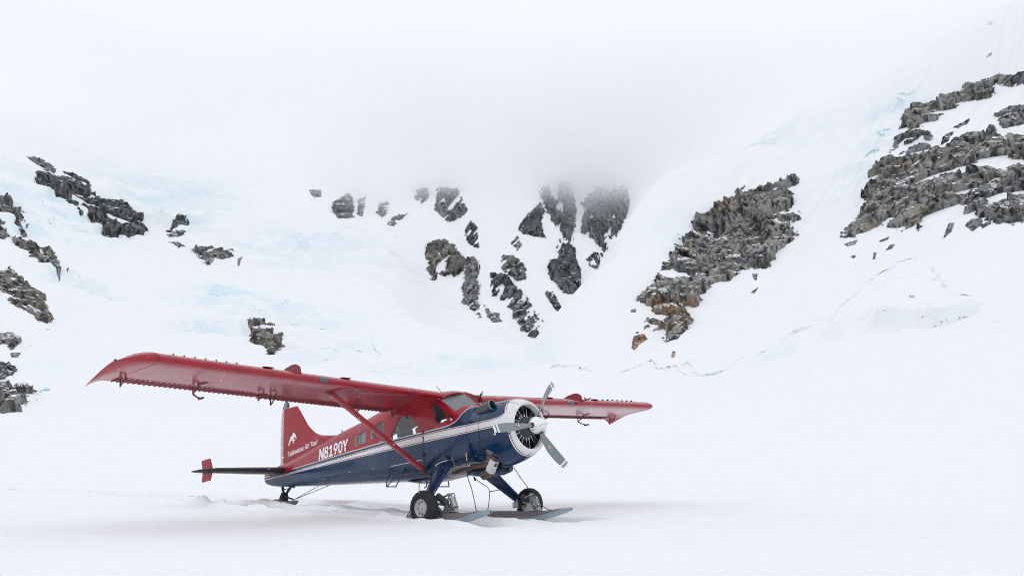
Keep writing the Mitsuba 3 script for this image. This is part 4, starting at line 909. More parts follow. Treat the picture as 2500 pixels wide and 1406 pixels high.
# stabilizer, elevator, finlets
def stab_ring(y, x0, x1, tk, a=0.0, b=1.0):
    u = a + (b - a) * (1 - np.cos(np.linspace(0, np.pi, 15))) / 2
    h = tk * 2.9 * (np.sqrt(u) * .55 - .15 * u - .4 * u ** 2) + .004
    c = x0 - x1
    top = np.column_stack([x0 - u * c, np.full(15, y), .165 + h])
    bot = np.column_stack([x0 - u * c, np.full(15, y), .165 - h])
    return np.vstack([top, bot[::-1]])
ST_ = [(.10, -7.98, -8.86, .115), (1.2, -8.08, -8.80, .095), (1.98, -8.16, -8.72, .075)]
TIP = [(2.12, -8.18, -8.74, .07), (2.26, -8.24, -8.72, .055), (2.36, -8.33, -8.68, .035), (2.43, -8.48, -8.62, .012)]
for s in (-1, 1):
    sm = (lambda m: m) if s > 0 else mirror
    ho = part('stabilizer', sm(loft([stab_ring(y, a, b, t) for y, a, b, t in ST_])), 'mat_red', 40)
    part('deicing_boot', sm(loft([stab_ring(y, a + .006, b, t * 1.16, 0, .30) for y, a, b, t in ST_])), 'mat_boot', 40, 'black rubber strip along the tailplane edge', parent=ho)
    part('stabilizer_tip', sm(loft([stab_ring(y, a, b, t) for y, a, b, t in [(1.99,) + ST_[2][1:]] + TIP])), 'mat_boot', 40, parent=ho)
    tb = [tube([(-8.62 + .0 * y, y, .152), (-8.83 + .03 * y, y, .158)], .008, 5) for y in np.arange(.3, 1.95, .14)]
    part('elevator_bead', sm(join(*tb)), 'mat_dark_red', True, parent=ho)
    pl2 = [(-8.31, .18), (-8.42, .455), (-8.79, .445), (-8.735, .185), (-8.78, -.065), (-8.42, -.055)]
    part('finlet', sm(extrude(sg.Polygon(pl2).buffer(-.02).buffer(.02), .026, (0, 2.05, 0), (1, 0, 0), (0, 0, 1))), 'mat_red', 30)
    part('tail_root_fairing', sm(hull([(-7.55, .15, .26), (-7.6, .16, .14), (-7.98, .26, .215), (-7.98, .26, .115), (-8.9, .22, .17), (-8.9, .05, .2), (-8.9, .05, .1), (-7.9, .05, .2)])), 'mat_red', 30)
# ---- lettering and emblem, flat paint
def on_side(m, x0, z0, dx, dz, h, lean=0.0):
    v = m.vertices
    x = x0 + v[:, 0] * dx[0] + v[:, 1] * dz[0]
    z = z0 + v[:, 0] * dx[1] + v[:, 1] * dz[1]
    y = np.array([-side_y(a, b, 0.007) for a, b in zip(x, z)]) - v[:, 2]
    return tm(np.column_stack([x, y, z]), m.faces[:, ::-1])

def text(s, height, width, bold=True, depth=.0025):
    m = meshkit.text_mesh(s, height, depth, bold)
    m.apply_translation(-m.bounds[0])
    k = width / m.extents[0]
    m.vertices[:, 0] *= k
    m.vertices[:, 1] *= height / m.extents[1]
    return m
reg = text('N8190Y', .28, 1.25)
reg = join(reg.copy().apply_translation((-.007, 0, 0)), reg.copy().apply_translation((.007, 0, .0008)))
part('registration', on_side(reg, -6.53, .178, (1, .046), (-.035, .985), .28), 'mat_decal', False, 'white registration letters', parent=fus)
TX = np.array([(-8.16, .485), (-6.985, .635)])

def on_fin(m, y=-.052):
    return tm(np.column_stack([m.vertices[:, 0], y - m.vertices[:, 2], m.vertices[:, 1]]), m.faces[:, ::-1])
def fin_y(x, z):
    t = .5 * np.interp(z, [.3, 1.7], [.15, .075])
    xl = float(np.interp(z, led[:, 1], led[:, 0])) if z >= .70 else -5.95 - (0.70 - z) * 2.6
    xh = -8.32
    c = xl - xh
    return -(t * math.sqrt(max(0, 1 - (1 - min(1, max(0, (xl - x)) / min(c, .55))) ** 2)) + .004) - .006
name = text('Talkeetna Air Taxi', .125, 1.23, bold=True)
v = name.vertices.copy()
name.vertices[:, 0] = -8.165 + v[:, 0] * .99 + v[:, 1] * .16
name.vertices[:, 1] = .478 + v[:, 0] * .122 + v[:, 1] * 1.0
name.vertices[:, 2] = 0
vv = [(a, fin_y(a, b) - d, b) for (a, b), d in zip(name.vertices[:, :2], v[:, 2])]
part('company_name', tm(vv, name.faces[:, ::-1]), 'mat_decal', False, 'white company lettering on the fin', parent=vf)
BIRD = [(-8.12, .775), (-8.085, .86), (-8.045, .92), (-8.015, .945), (-8.035, .957), (-8.03, .968), (-7.985, .972), (-7.945, 1.0), (-7.93, 1.045), (-7.915, 1.052), (-7.865, 1.03), (-7.815, .975), (-7.785, .905), (-7.79, .878),
        (-7.81, .905), (-7.845, .943), (-7.875, .947), (-7.905, .93), (-7.915, .912), (-7.885, .885), (-7.83, .868), (-7.842, .858), (-7.89, .862), (-7.905, .83), (-7.91, .772), (-7.925, .80), (-7.945, .875), (-7.965, .898), (-7.995, .882), (-8.035, .845), (-8.07, .80), (-8.11, .755)]
BIRD = sg.Polygon(BIRD).buffer(0).buffer(.004)
v, f = trimesh.creation.triangulate_polygon(BIRD, engine='earcut')
bird = trimesh.creation.extrude_polygon(BIRD, .002, engine='earcut')
bv = [(a, fin_y(a, b) - d, b) for a, b, d in bird.vertices]
part('bird_emblem', tm(bv, bird.faces[:, ::-1]), 'mat_decal', False, 'white flying bird emblem on the fin', parent=vf)

# ---- main gear
th24 = np.arange(28) * 2 * np.pi / 28
def leg_ring(c, ch, tk, tw=0.0):
    x = ch / 2 * np.cos(th24)
    n = tk / 2 * np.sin(th24) * (.8 - .2 * np.cos(th24))
    return c, x, n
for s in (-1, 1):
    sm = (lambda m: m) if s > 0 else mirror
    top, bot = V(-2.08, .52, -.46), V(-1.73, 1.37, -1.16)
    if s > 0:
        top, bot = V(-1.92, .42, -.62), V(-1.93, 1.36, -1.22)
    d = (bot - top) / np.linalg.norm(bot - top)
    ex = V(1, 0, 0) - d * d[0]
    ex /= np.linalg.norm(ex)
    en_ = np.cross(d, ex)
    rows = []
    for t, ch, tk in ((0, .44, .19), (.25, .40, .17), (.6, .32, .14), (1.0, .245, .115)):
        c = top + t * (bot - top)
        x, n = ch / 2 * np.cos(th24), tk / 2 * np.sign(np.sin(th24)) * np.abs(np.sin(th24)) ** .8 * (.85 - .15 * np.cos(th24))
        rows.append(c + x[:, None] * ex + n[:, None] * en_)
    lg = part('landing_leg', sm(loft(rows)), 'mat_navy', 35)
    a = top + .02 * d
    if s < 0:
        part('leg_boot', sm(tube(np.vstack([rows[0], rows[0][:1]]) + d * .03 - .004 * ex, .022, 6, cap=False)), 'mat_black', True, parent=lg)
        part('leg_boot_trim', sm(tube((rows[0] + d * .075)[14:28], .010, 6)), 'mat_white', True, parent=lg)
        part('leg_fitting', sm(join(rbox(top + V(.26, .03, .02), (.10, .09, .12), .02), rbox(top + V(.20, .05, .12), (.06, .06, .06), .015), cyl(top + V(.22, 0, -.05), top + V(.34, .06, -.05), .022), cyl(top + V(.18, .1, .05), top + V(.18, .16, .13), .02))), 'mat_black', parent=lg)
        part('leg_bolt', sm(join(*[rbox(top + V(.27 + .02 * i, .085, .07 - .06 * i), (.02, .02, .035), .006) for i in range(4)])), 'mat_brass', parent=lg)
        part('leg_step', sm(tube([bot + V(-.17, -.16, .27), bot + V(-.10, -.05, .30), bot + V(0, .03, .27), bot + V(.04, .07, .19), bot + V(-.04, .06, .16)], .013, 6)), 'mat_navy', True, parent=lg)
        part('leg_fairing', sm(hull(*[c + V(*o) for c, o in ((top, (-.34, .02, -.06)), (top, (-.34, .16, -.20)), (top, (-.2, .22, -.30)), (top, (-.1, .1, -.02)), (top, (-.05, .26, -.27)), (top, (-.3, -.05, -.2)))])), 'mat_navy', 40, parent=lg)
    # wheel outboard of the ski
    wc = V(-1.675, 1.555, -1.385) if s < 0 else V(-1.79, 1.56, -1.335)
    prof = [(-.08, .165), (-.092, .20), (-.104, .25), (-.10, .285), (-.082, .312), (-.045, .327), (0, .329), (.045, .327), (.082, .312), (.10, .285), (.104, .25), (.092, .20), (.08, .165)]
    wheel = PL + '__main_wheel' if s < 0 else PL + '__main_wheel_001'
    hubm = join(lathe([(-.09, .02), (-.09, .15), (-.10, .165), (.075, .168), (.098, .166), (.100, .156), (.085, .15), (.06, .142), (.045, .125), (.05, .10), (.062, .085), (.066, .055), (.06, .05), (.06, .03), (.085, .028), (.088, .005)], wc, (0, 1, 0), 40))
    wk = part('main_wheel', sm(hubm), 'mat_rim', 40)
    part('tyre', sm(lathe(prof, wc, (0, 1, 0), 56, closed_profile=True)), 'mat_rubber', 40, parent=wk)
    part('tyre_groove', sm(join(*[lathe([(t - .004, .326), (t, .330), (t + .004, .326)], wc, (0, 1, 0), 56) for t in (-.04, .04)])), 'mat_black', parent=wk)
    part('rim_hole', sm(join(*[cyl(wc + V(.118 * math.cos(a), .045, .118 * math.sin(a)), wc + V(.118 * math.cos(a), .0535, .118 * math.sin(a)), .016, sides=10) for a in np.arange(8) * np.pi / 4])), 'mat_black', parent=wk)
    part('axle', sm(join(cyl(bot + V(0, -.03, -.02), wc + V(0, .02, 0), .05), rbox(bot + V(0, .02, -.05), (.16, .10, .16), .02))), 'mat_dark_metal', parent=wk)

# ---- main skis: deck with sloping sides, upturned nose
def ski(y0, xr, xt, zf, zr, w=.23):
    """y0 centre, xr rear end, xt nose tip, zf/zr height of the running surface at nose start and rear"""
    L = xt - xr
    rows_top, rows = [], []
    for t in np.r_[np.linspace(0, .62, 10), np.linspace(.66, 1, 14)]:
        x = xr + t * L
        zb = zr + (zf - zr) * min(t / .62, 1)
        k = max(0, (t - .62) / .38)
        zb += .105 * k ** 1.8
        hw = w * (1 - .12 * k) * (1 if t > .04 else .92) * math.sqrt(max(1 - max(0, (k - .55) / .452) ** 2, .0))
        hw = max(hw, .012)
        ht = np.interp(k, [0, .7, 1], [.15, .085, .02]) * (1 if t > .1 else .75 + 2.5 * t)
        zt = zb + ht + .012
        rim = zb + .03 + ht * .25 * k
        keel = .022 * (1 - k)
        rows.append(np.array([(x, y0 - hw, rim), (x, y0 - hw * .62, zt - .01), (x, y0 - hw * .4, zt), (x, y0 + hw * .4, zt), (x, y0 + hw * .62, zt - .01), (x, y0 + hw, rim), (x, y0 + hw, rim - .012), (x, y0 + hw * .5, zb - .004), (x, y0 + .02, zb - .012 - keel), (x, y0 - .02, zb - .012 - keel), (x, y0 - hw * .5, zb - .004), (x, y0 - hw, rim - .012)]))
    return rows
for s, arg in ((-1, (-1.12, -2.45, -.36, -1.70, -1.53)), (1, (1.20, -2.78, -.34, -1.695, -1.535))):
    y0, xr, xt, zf, zr = arg
    rows = ski(s * -1 * 0 + (y0 if s > 0 else y0), xr, xt, zf, zr)
    top = loft([r[[0, 1, 2, 3, 4, 5]] for r in rows], cap=False, closed=False)
    base = loft([r[[5, 6, 7, 8, 9, 10, 11, 0]] for r in rows], cap=False, closed=False)
    rear = hull(rows[0], rows[0] + [.004, 0, 0])
    sk = part('main_ski', join(top, rear), 'mat_ski_top', 25, 'grey riveted metal ski beside the near wheel' if s < 0 else 'grey riveted metal ski beside the far wheel')
    part('ski_base', base, 'mat_ski_base', 25, parent=sk)
    part('ski_rim', join(tube([r[0] for r in rows], .009, 5), tube([r[5] for r in rows], .009, 5)), 'mat_ski_base', True, parent=sk)
    riv = []
    for r in rows[1:]:
        for j in ((0, 1), (5, 4)):
            riv.append(trimesh.creation.icosphere(1, .008).apply_translation(.3 * r[j[0]] + .7 * r[j[1]]))
    part('rivet', join(*riv), 'mat_steel', True, parent=sk)
    i0 = min(range(len(rows)), key=lambda i: abs(rows[i][0, 0] + 1.45))
    zt = rows[i0][2, 2]
    yc = y0
    px = -1.44 if s < 0 else -1.40
    ped = [extrude([(-.16, 0), (.14, 0), (.10, .05), (.04, .10), (.0, .17), (-.05, .17), (-.09, .08)], .012, (px, yc + e, zt - .005), (1, 0, 0), (0, 0, 1)) for e in (-.07, .03)]
    part('pedestal', join(*ped, box((px - .01, yc, zt + .004), (.36, .22, .014))), 'mat_alloy', parent=sk)
    # retract linkage and hydraulic cylinder
    ap, lf, lb = V(px + .01, yc + .02, zt + .335), V(px - .33, yc - s * -.10, zt + .26), V(px - .04, yc + .0, zt + .155)
    part('link_arm', join(tube([lf, ap + V(-.03, 0, 0), ap], [.03, .03, .028], 8, .6), tube([ap, lb + V(.02, 0, .1), lb], [.03, .028, .024], 8, .6), tube([lf + V(0, 0, -.05), lb + V(-.06, 0, .0)], .024, 8), cyl(ap + V(0, -.05, 0), ap + V(0, .05, 0), .028)), 'mat_alloy', 40, parent=sk)
    ca, cb = ap + V(.05, 0, -.04), V(px + .16, yc, zt + .06)
    dd = (cb - ca) / np.linalg.norm(cb - ca)
    LL = np.linalg.norm(cb - ca)
    part('hydraulic_cylinder', lathe([(-.02, .018), (.02, .022), (.03, .055), (.05, .066), (.17, .066), (.175, .072), (.235, .072), (.25, .05), (LL - .01, .035), (LL, .02)], ca, dd, 24), 'mat_alloy', 40, parent=sk)
    part('cylinder_foot', join(rbox(cb + V(.0, 0, -.045), (.10, .09, .07), .02), cyl(cb + V(0, -.06, -.01), cb + V(0, .06, -.01), .02)), 'mat_alloy', parent=sk)
    sa, sb = V(px - .25, yc - s * -.02 * 0 - .06, zt + .34), V(px + .0, yc - .04, zt + .16)
    if s > 0:
        sa, sb = V(px - .36, yc + .12, zt + .33), V(px - .08, yc + .10, zt + .14)
    n = 150
    dd = (sb - sa) / np.linalg.norm(sb - sa)
    prof = [(0, .02)]
    LL = np.linalg.norm(sb - sa)
    for j in range(8):
        q = j * (LL - .08) / 8
        prof += [(q, .045), (q + .006, .068), (q + .018, .068), (q + .024, .045)]
    prof += [(LL - .07, .058), (LL - .02, .055), (LL, .02)]
    part('bungee_spring', lathe(prof, sa, dd, 18), 'mat_scoop', 40, parent=sk)
    part('hydraulic_hose', tube(spline([ap + V(-.02, .03, .02), ap + V(.05, .05, .02), ap + V(.08, .06, -.06)], 9), .009, 6), 'mat_black', True, parent=sk)
    part('hydraulic_hose', tube(spline([lb + V(.03, -.03, -.02), lb + V(.10, -.05, -.12), cb + V(-.04, -.05, -.02), cb + V(.02, -.03, .02)], 12), .008, 6), 'mat_black', True, parent=sk)
    if s > 0:
        part('ski_post', join(box((-1.89, 1.30, -1.27), (.03, .04, .30)), rbox((-1.96, 1.32, -1.33), (.14, .08, .12), .02)), 'mat_alloy', parent=sk)
    else:
        part('trail_arm', hull(*[V(-1.64, -1.30, -1.36) + V(*o) for o in ((0, -.03, .05), (0, .03, .05), (0, -.03, -.05), (0, .03, -.05), (.18, -.03, -.12), (.18, .03, -.12), (.16, -.03, -.21), (.16, .03, -.21))]), 'mat_scoop', parent=sk)

# ---- tail gear
part('tail_leg', join(tube([(-8.53, .0, -.16), (-8.47, 0, -.36)], [.035, .03], 10), tube([(-8.12, 0, -.20), (-8.40, 0, -.40)], [.05, .035], 10, .6), tube([(-8.47, 0, -.36), (-8.42, 0, -.46)], .03, 8), tube([(-8.6, .02, -.26), (-8.1, -.05, -.27)], .012, 6), box((-8.02, -.06, -.265), (.16, .05, .03))), 'mat_navy', 40)
tw = part('tail_wheel', lathe([(-.05, .03), (-.055, .08), (-.05, .12), (-.03, .138), (0, .142), (.03, .138), (.05, .12), (.055, .08), (.05, .03)], (-8.47, 0, -.48), (0, 1, 0), 28), 'mat_rubber', 40)
part('tail_fork', join(box((-8.44, -.075, -.44), (.05, .02, .18)), box((-8.44, .075, -.44), (.05, .02, .18)), box((-8.44, 0, -.35), (.06, .17, .025))), 'mat_dark_metal', parent=tw)
rows = ski(0, -8.90, -7.93, -.72, -.60, .12)
ts = part('tail_ski', loft([r for r in rows]), 'mat_ski_top', 25, 'small grey ski under the tail')
part('ski_brace', join(tube([(-8.36, -.05, -.44), (-8.04, -.03, -.55)], .02, 8), tube([(-8.62, .04, -.44), (-8.86, .03, -.52)], .018, 8)), 'mat_dark_metal', parent=ts)

# ---- steps, cables, antennas, tie ring
def step(s, m_):
    return join(*[tube(q, .0125, 7) for q in ([(-3.69, s * .62, -.37), (-3.68, s * .74, -.65), (-3.68, s * .76, -.755)], [(-3.66, s * .76, -.755), (-3.38, s * .76, -.785)],
                 [(-3.24, s * .60, -.39), (-3.33, s * .70, -.66), (-3.38, s * .76, -.785)], [(-3.68, s * .75, -.755), (-3.50, s * .66, -.56), (-3.33, s * .68, -.60)])])
for s in (-1, 1):
    part('boarding_step', step(s, 1), 'mat_navy', True)
for pts in ([(-1.375, -.625, -.40), (-1.41, -.615, -.70), (-1.10, -.82, -1.12), (-.76, -1.08, -1.56)],
            [(-2.12, .30, -.74), (-2.20, .52, -.83), (-2.15, .70, -.95), (-2.20, .80, -1.03)], [(-2.20, .80, -1.03), (-2.27, .84, -1.2), (-2.44, .92, -1.44)],
            [(-2.20, .80, -1.03), (-2.02, 1.0, -1.0)],
            [(-1.03, .35, -.68), (-1.10, .60, -.88), (-1.12, .80, -1.06), (-1.06, .95, -1.28), (-1.0, 1.02, -1.42), (-.82, 1.18, -1.575)],
            [(-2.76, -.60, -.70), (-2.45, -.95, -.88), (-2.05, -1.30, -1.05)], [(-2.25, -1.42, -1.38), (-2.33, -1.40, -1.45), (-2.41, -1.38, -1.56)],
            [(-7.05, 0, -.34), (-7.6, 0, -.46), (-8.02, 0, -.55)], [(-6.6, 0, -.37), (-7.3, 0, -.46), (-8.02, 0, -.55)]):
    part('rigging_cable', tube(spline(pts, 24), .0085, 5), 'mat_black', True)
part('cable_anchor', join(rbox((-1.372, -.632, -.40), (.03, .03, .09), .012), cyl((-1.37, -.63, -.45), (-1.37, -.63, -.52), .014)), 'mat_brass')
part('cable_clip', join(cyl((-2.14, .31, -.74), (-2.16, .36, -.80), .018), cyl((-.86, 1.16, -1.55), (-.80, 1.19, -1.59), .018), cyl((-2.38, -1.39, -1.52), (-2.42, -1.38, -1.57), .018), cyl((-2.06, .95, -1.01), (-2.02, 1.0, -1.0), .015)), 'mat_black')
for a, b in (((-2.62, 0.0, 1.10), (-2.83, .05, 1.30)), ((-3.35, -.28, 1.03), (-3.55, -.26, 1.24))):
    part('whip_antenna', tube([a, b], [.008, .004], 5), 'mat_dark_metal', True)
part('blade_antenna', extrude([(-.03, -.05), (.03, -.05), (-.035, .10), (-.06, .10)], .012, (-6.03, 0, .74), (1, 0, 0), (0, 0, 1)), 'mat_navy')
part('air_probe', tube([(-1.74, .16, .74), (-1.55, .16, .94)], .011, 6), 'mat_dark_metal', True)
part('probe_hose', tube(spline([(-1.70, .25, .93), (-1.85, .38, .93), (-1.98, .55, .86), (-2.03, .62, .77)], 14), .011, 6), 'mat_black', True)
f = .235
pc = V(-2.62, -.66, -.55) + (V(-2.53, -3.02, .885) - V(-2.62, -.66, -.55)) * .40
tr_ = [pc + V(.115 * math.cos(t), .058 * math.sin(t) * .8, .058 * math.sin(t) * .6 + .012) for t in np.linspace(.2 * np.pi, 1.6 * np.pi, 18)]
part('tie_ring', join(tube(tr_, .010, 6), tube([pc + V(-.17 + .035 * math.cos(t), -.03, .02 * math.sin(t) - .01) for t in np.linspace(0, 2 * np.pi, 16)], .008, 5, cap=False), tube([pc + V(-.14, -.03, -.01), pc + V(-.06, -.05, -.02)], .013, 6)), 'mat_cream', True)
# ------------------------------------------------------------------ land: glacier with headwall, right-hand mountain
_HB = RBFInterpolator(np.array(BACK)[:, :2], np.array(BACK)[:, 2], kernel='thin_plate_spline', smoothing=2.0)
_HR = RBFInterpolator(np.array(RIGHT)[:, :2], np.array(RIGHT)[:, 2], kernel='thin_plate_spline', smoothing=1.0)
ICE_A = np.array(ICE, float)

def n2(x, y, s, seed, octv=4):
    return meshkit.fbm(np.stack([np.asarray(x) / s, np.asarray(y) / s, np.full(np.shape(x), 0.37 * seed)], -1), octv, seed) - 0.5

def ice_weight(x, y):
    w = np.zeros(np.shape(x))
    for bx, by, bz, br in ICE_A:
        w = np.maximum(w, np.exp(-((x - bx) ** 2 + (y - by) ** 2) / (1.6 * br ** 2)))
    return w

def ridged(x, y, s, seed, octv=3):
    return 1 - 2 * np.abs(meshkit.fbm(np.stack([np.asarray(x) / s, np.asarray(y) / s, np.full(np.shape(x), 0.61 * seed)], -1), octv, seed) - 0.5) * 2

def evalH(R, x, y):
    p = np.stack([np.ravel(x), np.ravel(y)], -1)
    return R(p).reshape(np.shape(x))

def detail(x, y, far):
    w = ice_weight(x, y)
    d = far * (4.0 * n2(x, y, 70, 3) + 1.6 * n2(x, y, 18, 5) * (0.4 + w))
    st = evalH(_HB, x, y) if np.ndim(x) and far is not None else 0
    ph = st / 17 + 3.2 * n2(x, y, 90, 15, 3) + 1.0 * n2(x, y, 22, 16, 3)
    fr = ph - np.floor(ph)
    d = d + far * np.clip(w * 1.3, 0, 1) * 9.5 * (np.where(fr < .22, fr / .22, (1 - fr) / .78) - .5) * (.6 + 1.6 * np.clip(n2(x, y, 45, 17, 2) + .2, 0, 1))
    d = d + far * w * (9.0 * (ridged(x, y, 38, 7) - 0.6) * 0.6 + 4.5 * (ridged(x * 1.2 + y * .3, y * .8, 14, 8) - .55))
    return d

def Hback(x, y):
    x, y = np.asarray(x, float), np.asarray(y, float)
    far = np.clip((y - 380) / 160, 0, 1)
    return np.minimum(evalH(_HB, x, y), 372) + detail(x, y, far)

_SH = sg.Polygon(SHELF).buffer(0)
_SHB = cKDTree(np.array(_SH.exterior.segmentize(1.5).coords))
def shelf(x, y):
    """broken shelf of old snow: a bench with a ragged ice edge"""
    import shapely
    q = np.stack([np.ravel(x), np.ravel(y)], 1)
    o = np.zeros(len(q))
    b = _SH.buffer(14).bounds
    k = (q[:, 0] > b[0]) & (q[:, 0] < b[2]) & (q[:, 1] > b[1]) & (q[:, 1] < b[3])
    if k.any():
        p = q[k]
        d = _SHB.query(p)[0] * np.where(shapely.contains_xy(_SH, p[:, 0], p[:, 1]), 1, -1)
        d = d + 9 * n2(p[:, 0], p[:, 1], 22, 71, 4) + 4 * n2(p[:, 0], p[:, 1], 6, 72, 3)
        t = np.clip(d / 3.2, 0, 1)
        o[k] = t * (4.2 + 5 * n2(p[:, 0], p[:, 1], 16, 73, 4)) + 2.2 * np.clip(d / 4, 0, 1) * n2(p[:, 0], p[:, 1], 5, 74, 3)
    return o.reshape(np.shape(x))

def Hright(x, y):
    x, y = np.asarray(x, float), np.asarray(y, float)
    z = evalH(_HR, x, y)
    z = np.minimum(z + shelf(x, y), (y - 200) * .8 - 12)
    z = np.minimum(z, (880 - x) * .9 - 12)
    return z + 0.55 * detail(x, y, np.clip((z - 30) / 60, 0, 1)) + 0.35 * n2((x * .75 - y * .66) * (1 + .3 * n2(x, y, 120, 23, 2)), (y * .75 + x * .66) * .10, 8, 21, 3) * np.clip((z - 30) / 60, 0, 1)

def sheet(x, y, H, T=None):
    X, Y = np.meshgrid(x, y)
    Z = H(X, Y)
    n, k = X.shape
    v = np.stack([X, Y, Z], -1).reshape(-1, 3)
    i, j = np.meshgrid(np.arange(n - 1), np.arange(k - 1), indexing='ij')
    q = np.stack([i * k + j, i * k + j + 1, (i + 1) * k + j + 1, (i + 1) * k + j], -1).reshape(-1, 4)
    return tm(v, np.vstack([q[:, [0, 1, 2]], q[:, [0, 2, 3]]]))

def graded(lo, a, b, hi, d, g=1.045, cap=7.0):
    """dense from a to b with step d, growing outwards to lo and hi"""
    mid = np.arange(a, b + d / 2, d)
    def run(L):
        o, s, q = [], d, 0.0
        while q < L:
            s = min(s * g, cap)
            q += s
            o.append(q)
        return np.array(o)
    return np.r_[(a - run(a - lo))[::-1], mid, mid[-1] + run(hi - mid[-1])]

# snow round the airplane: ruts under the skis, berms, clods, sastrugi
AIN = np.array(AI)
rngS = np.random.default_rng(11)
def Hnear(x, y):
    z = evalH(_HB, x, y)
    px = AIN[0, 0] * x + AIN[0, 1] * y + AIN[0, 3]
    py = AIN[1, 0] * x + AIN[1, 1] * y + AIN[1, 3]
    near = np.exp(-((x - 1) ** 2 / 900 + (y - 20) ** 2 / 900))
    z = z + (0.14 * n2(x, y * 1.5, 5.5, 31, 3) + 0.11 * n2(x, y * 2.0, 1.3, 32, 4) + .035 * n2(x, y * 1.6, .35, 36, 2)) * np.clip((60 - y) / 40, .25, 1)
    lump = np.clip(n2(x, y, .55, 33, 4) - .01, 0, 1)
    rough = np.clip(n2(x, y, 1.7, 34, 2) + .3, 0, 1)
    for y0, hw, x1, dep, sink in ((-1.28, .50, .05, .19, 1.0), (1.0, .70, .10, .24, .12), (0.0, .24, -7.75, .12, .22)):
        wig = .12 * n2(px, py * 0, 2.2, 40 + int(10 * y0 + 20), 2)
        dy = np.abs(py - y0 - wig)
        along = 1 / (1 + np.exp(np.clip((px - x1) / .10, -50, 50))) * np.clip((px + 26) / 14, 0, 1)
        rut = np.clip((hw + .10 - dy) / .16, 0, 1)
        rut = rut * rut * (3 - 2 * rut)
        side = np.where(py - y0 < 0, sink, 0.5 * sink)
        berm = np.exp(-((dy - hw - .22) / .17) ** 2) * side
        z = z - dep * rut * along * (.75 + .5 * n2(px, py, .8, 51, 2)) + along * berm * (.06 + .55 * lump + .12 * rough)
        z = z + along * rut * .45 * lump * (px < x1 - 2.9)
    foot = np.exp(-((px + 4) / 5.5) ** 2 - (py / 3.2) ** 2)
    z = z + foot * (.34 * lump * rough - .02)
    return z

gx = graded(-430, -13, 13, 430, .075)
gy = graded(-70, 8.5, 31, 424, .075)
put('snowfield', sheet(gx, gy, lambda x, y: Hnear(x, y) + detail(x, y, np.clip((y - 380) / 160, 0, 1))), 'mat_snow', True)
labels['snowfield'] = {'label': 'flat white snow of the glacier under and around the airplane', 'kind': 'structure'}
put('glacier_headwall', sheet(np.arange(-820, 720, 2.6), np.arange(418, 1500, 2.6), lambda x, y: Hback(x, y) - .06 * np.clip((y - 423) / 8, -1, 0) - .02), 'mat_snow', True)
labels['glacier_headwall'] = {'label': 'steep white icefall and snow wall behind the airplane', 'kind': 'structure'}
put('snow_mountain', sheet(np.arange(-60, 900, 2.4), np.arange(190, 1130, 2.4), Hright), 'mat_snow', True)
labels['snow_mountain'] = {'label': 'steep snow mountain rising to the right', 'kind': 'structure'}
# the snowfield goes on behind and beside the camera, and the ranges close the valley out of sight
def Hfar(x, y):
    r = np.hypot(x, y)
    back = np.clip((-y - 500) / 900, 0, 1)
    return -3.5 + 0.02 * np.clip(r - 400, 0, 1e9) * 0 + 420 * back ** 1.3 + 60 * n2(x, y, 300, 61) * back + np.clip((np.abs(x) - 700) / 900, 0, 1) * 380
put('snow_basin', sheet(np.arange(-2600, 2601, 40.0), np.arange(-2600, 1901, 40.0), Hfar), 'mat_snow', True)
labels['snow_basin'] = {'label': 'wide snow basin around the glacier', 'kind': 'structure'}

# ------------------------------------------------------------------ rock
def cells(u, v, s, seed, tilt, stretch=1.6, ang=0.0, step=.6):
    """faceted blocks: each cell of a jittered pattern is a tilted plane"""
    rg = np.random.default_rng(seed)
    c, d = math.cos(ang), math.sin(ang)
    a, b = (u * c + v * d) / s, (-u * d + v * c) / (s * stretch)
    lo, hi = np.floor([a.min(), b.min()]) - 1, np.ceil([a.max(), b.max()]) + 2
    gx_, gy_ = np.meshgrid(np.arange(lo[0], hi[0]), np.arange(lo[1], hi[1]))
    p = np.stack([gx_.ravel(), gy_.ravel()], 1) + rg.uniform(-.48, .48, (gx_.size, 2))
    k = cKDTree(p).query(np.stack([a, b], 1))[1]
    off, g1, g2 = rg.normal(0, .5, len(p)), rg.normal(0, tilt, len(p)), rg.normal(0, tilt, len(p))
    return s * (off[k] * step + g1[k] * (a - p[k, 0]) + g2[k] * (b - p[k, 1]))

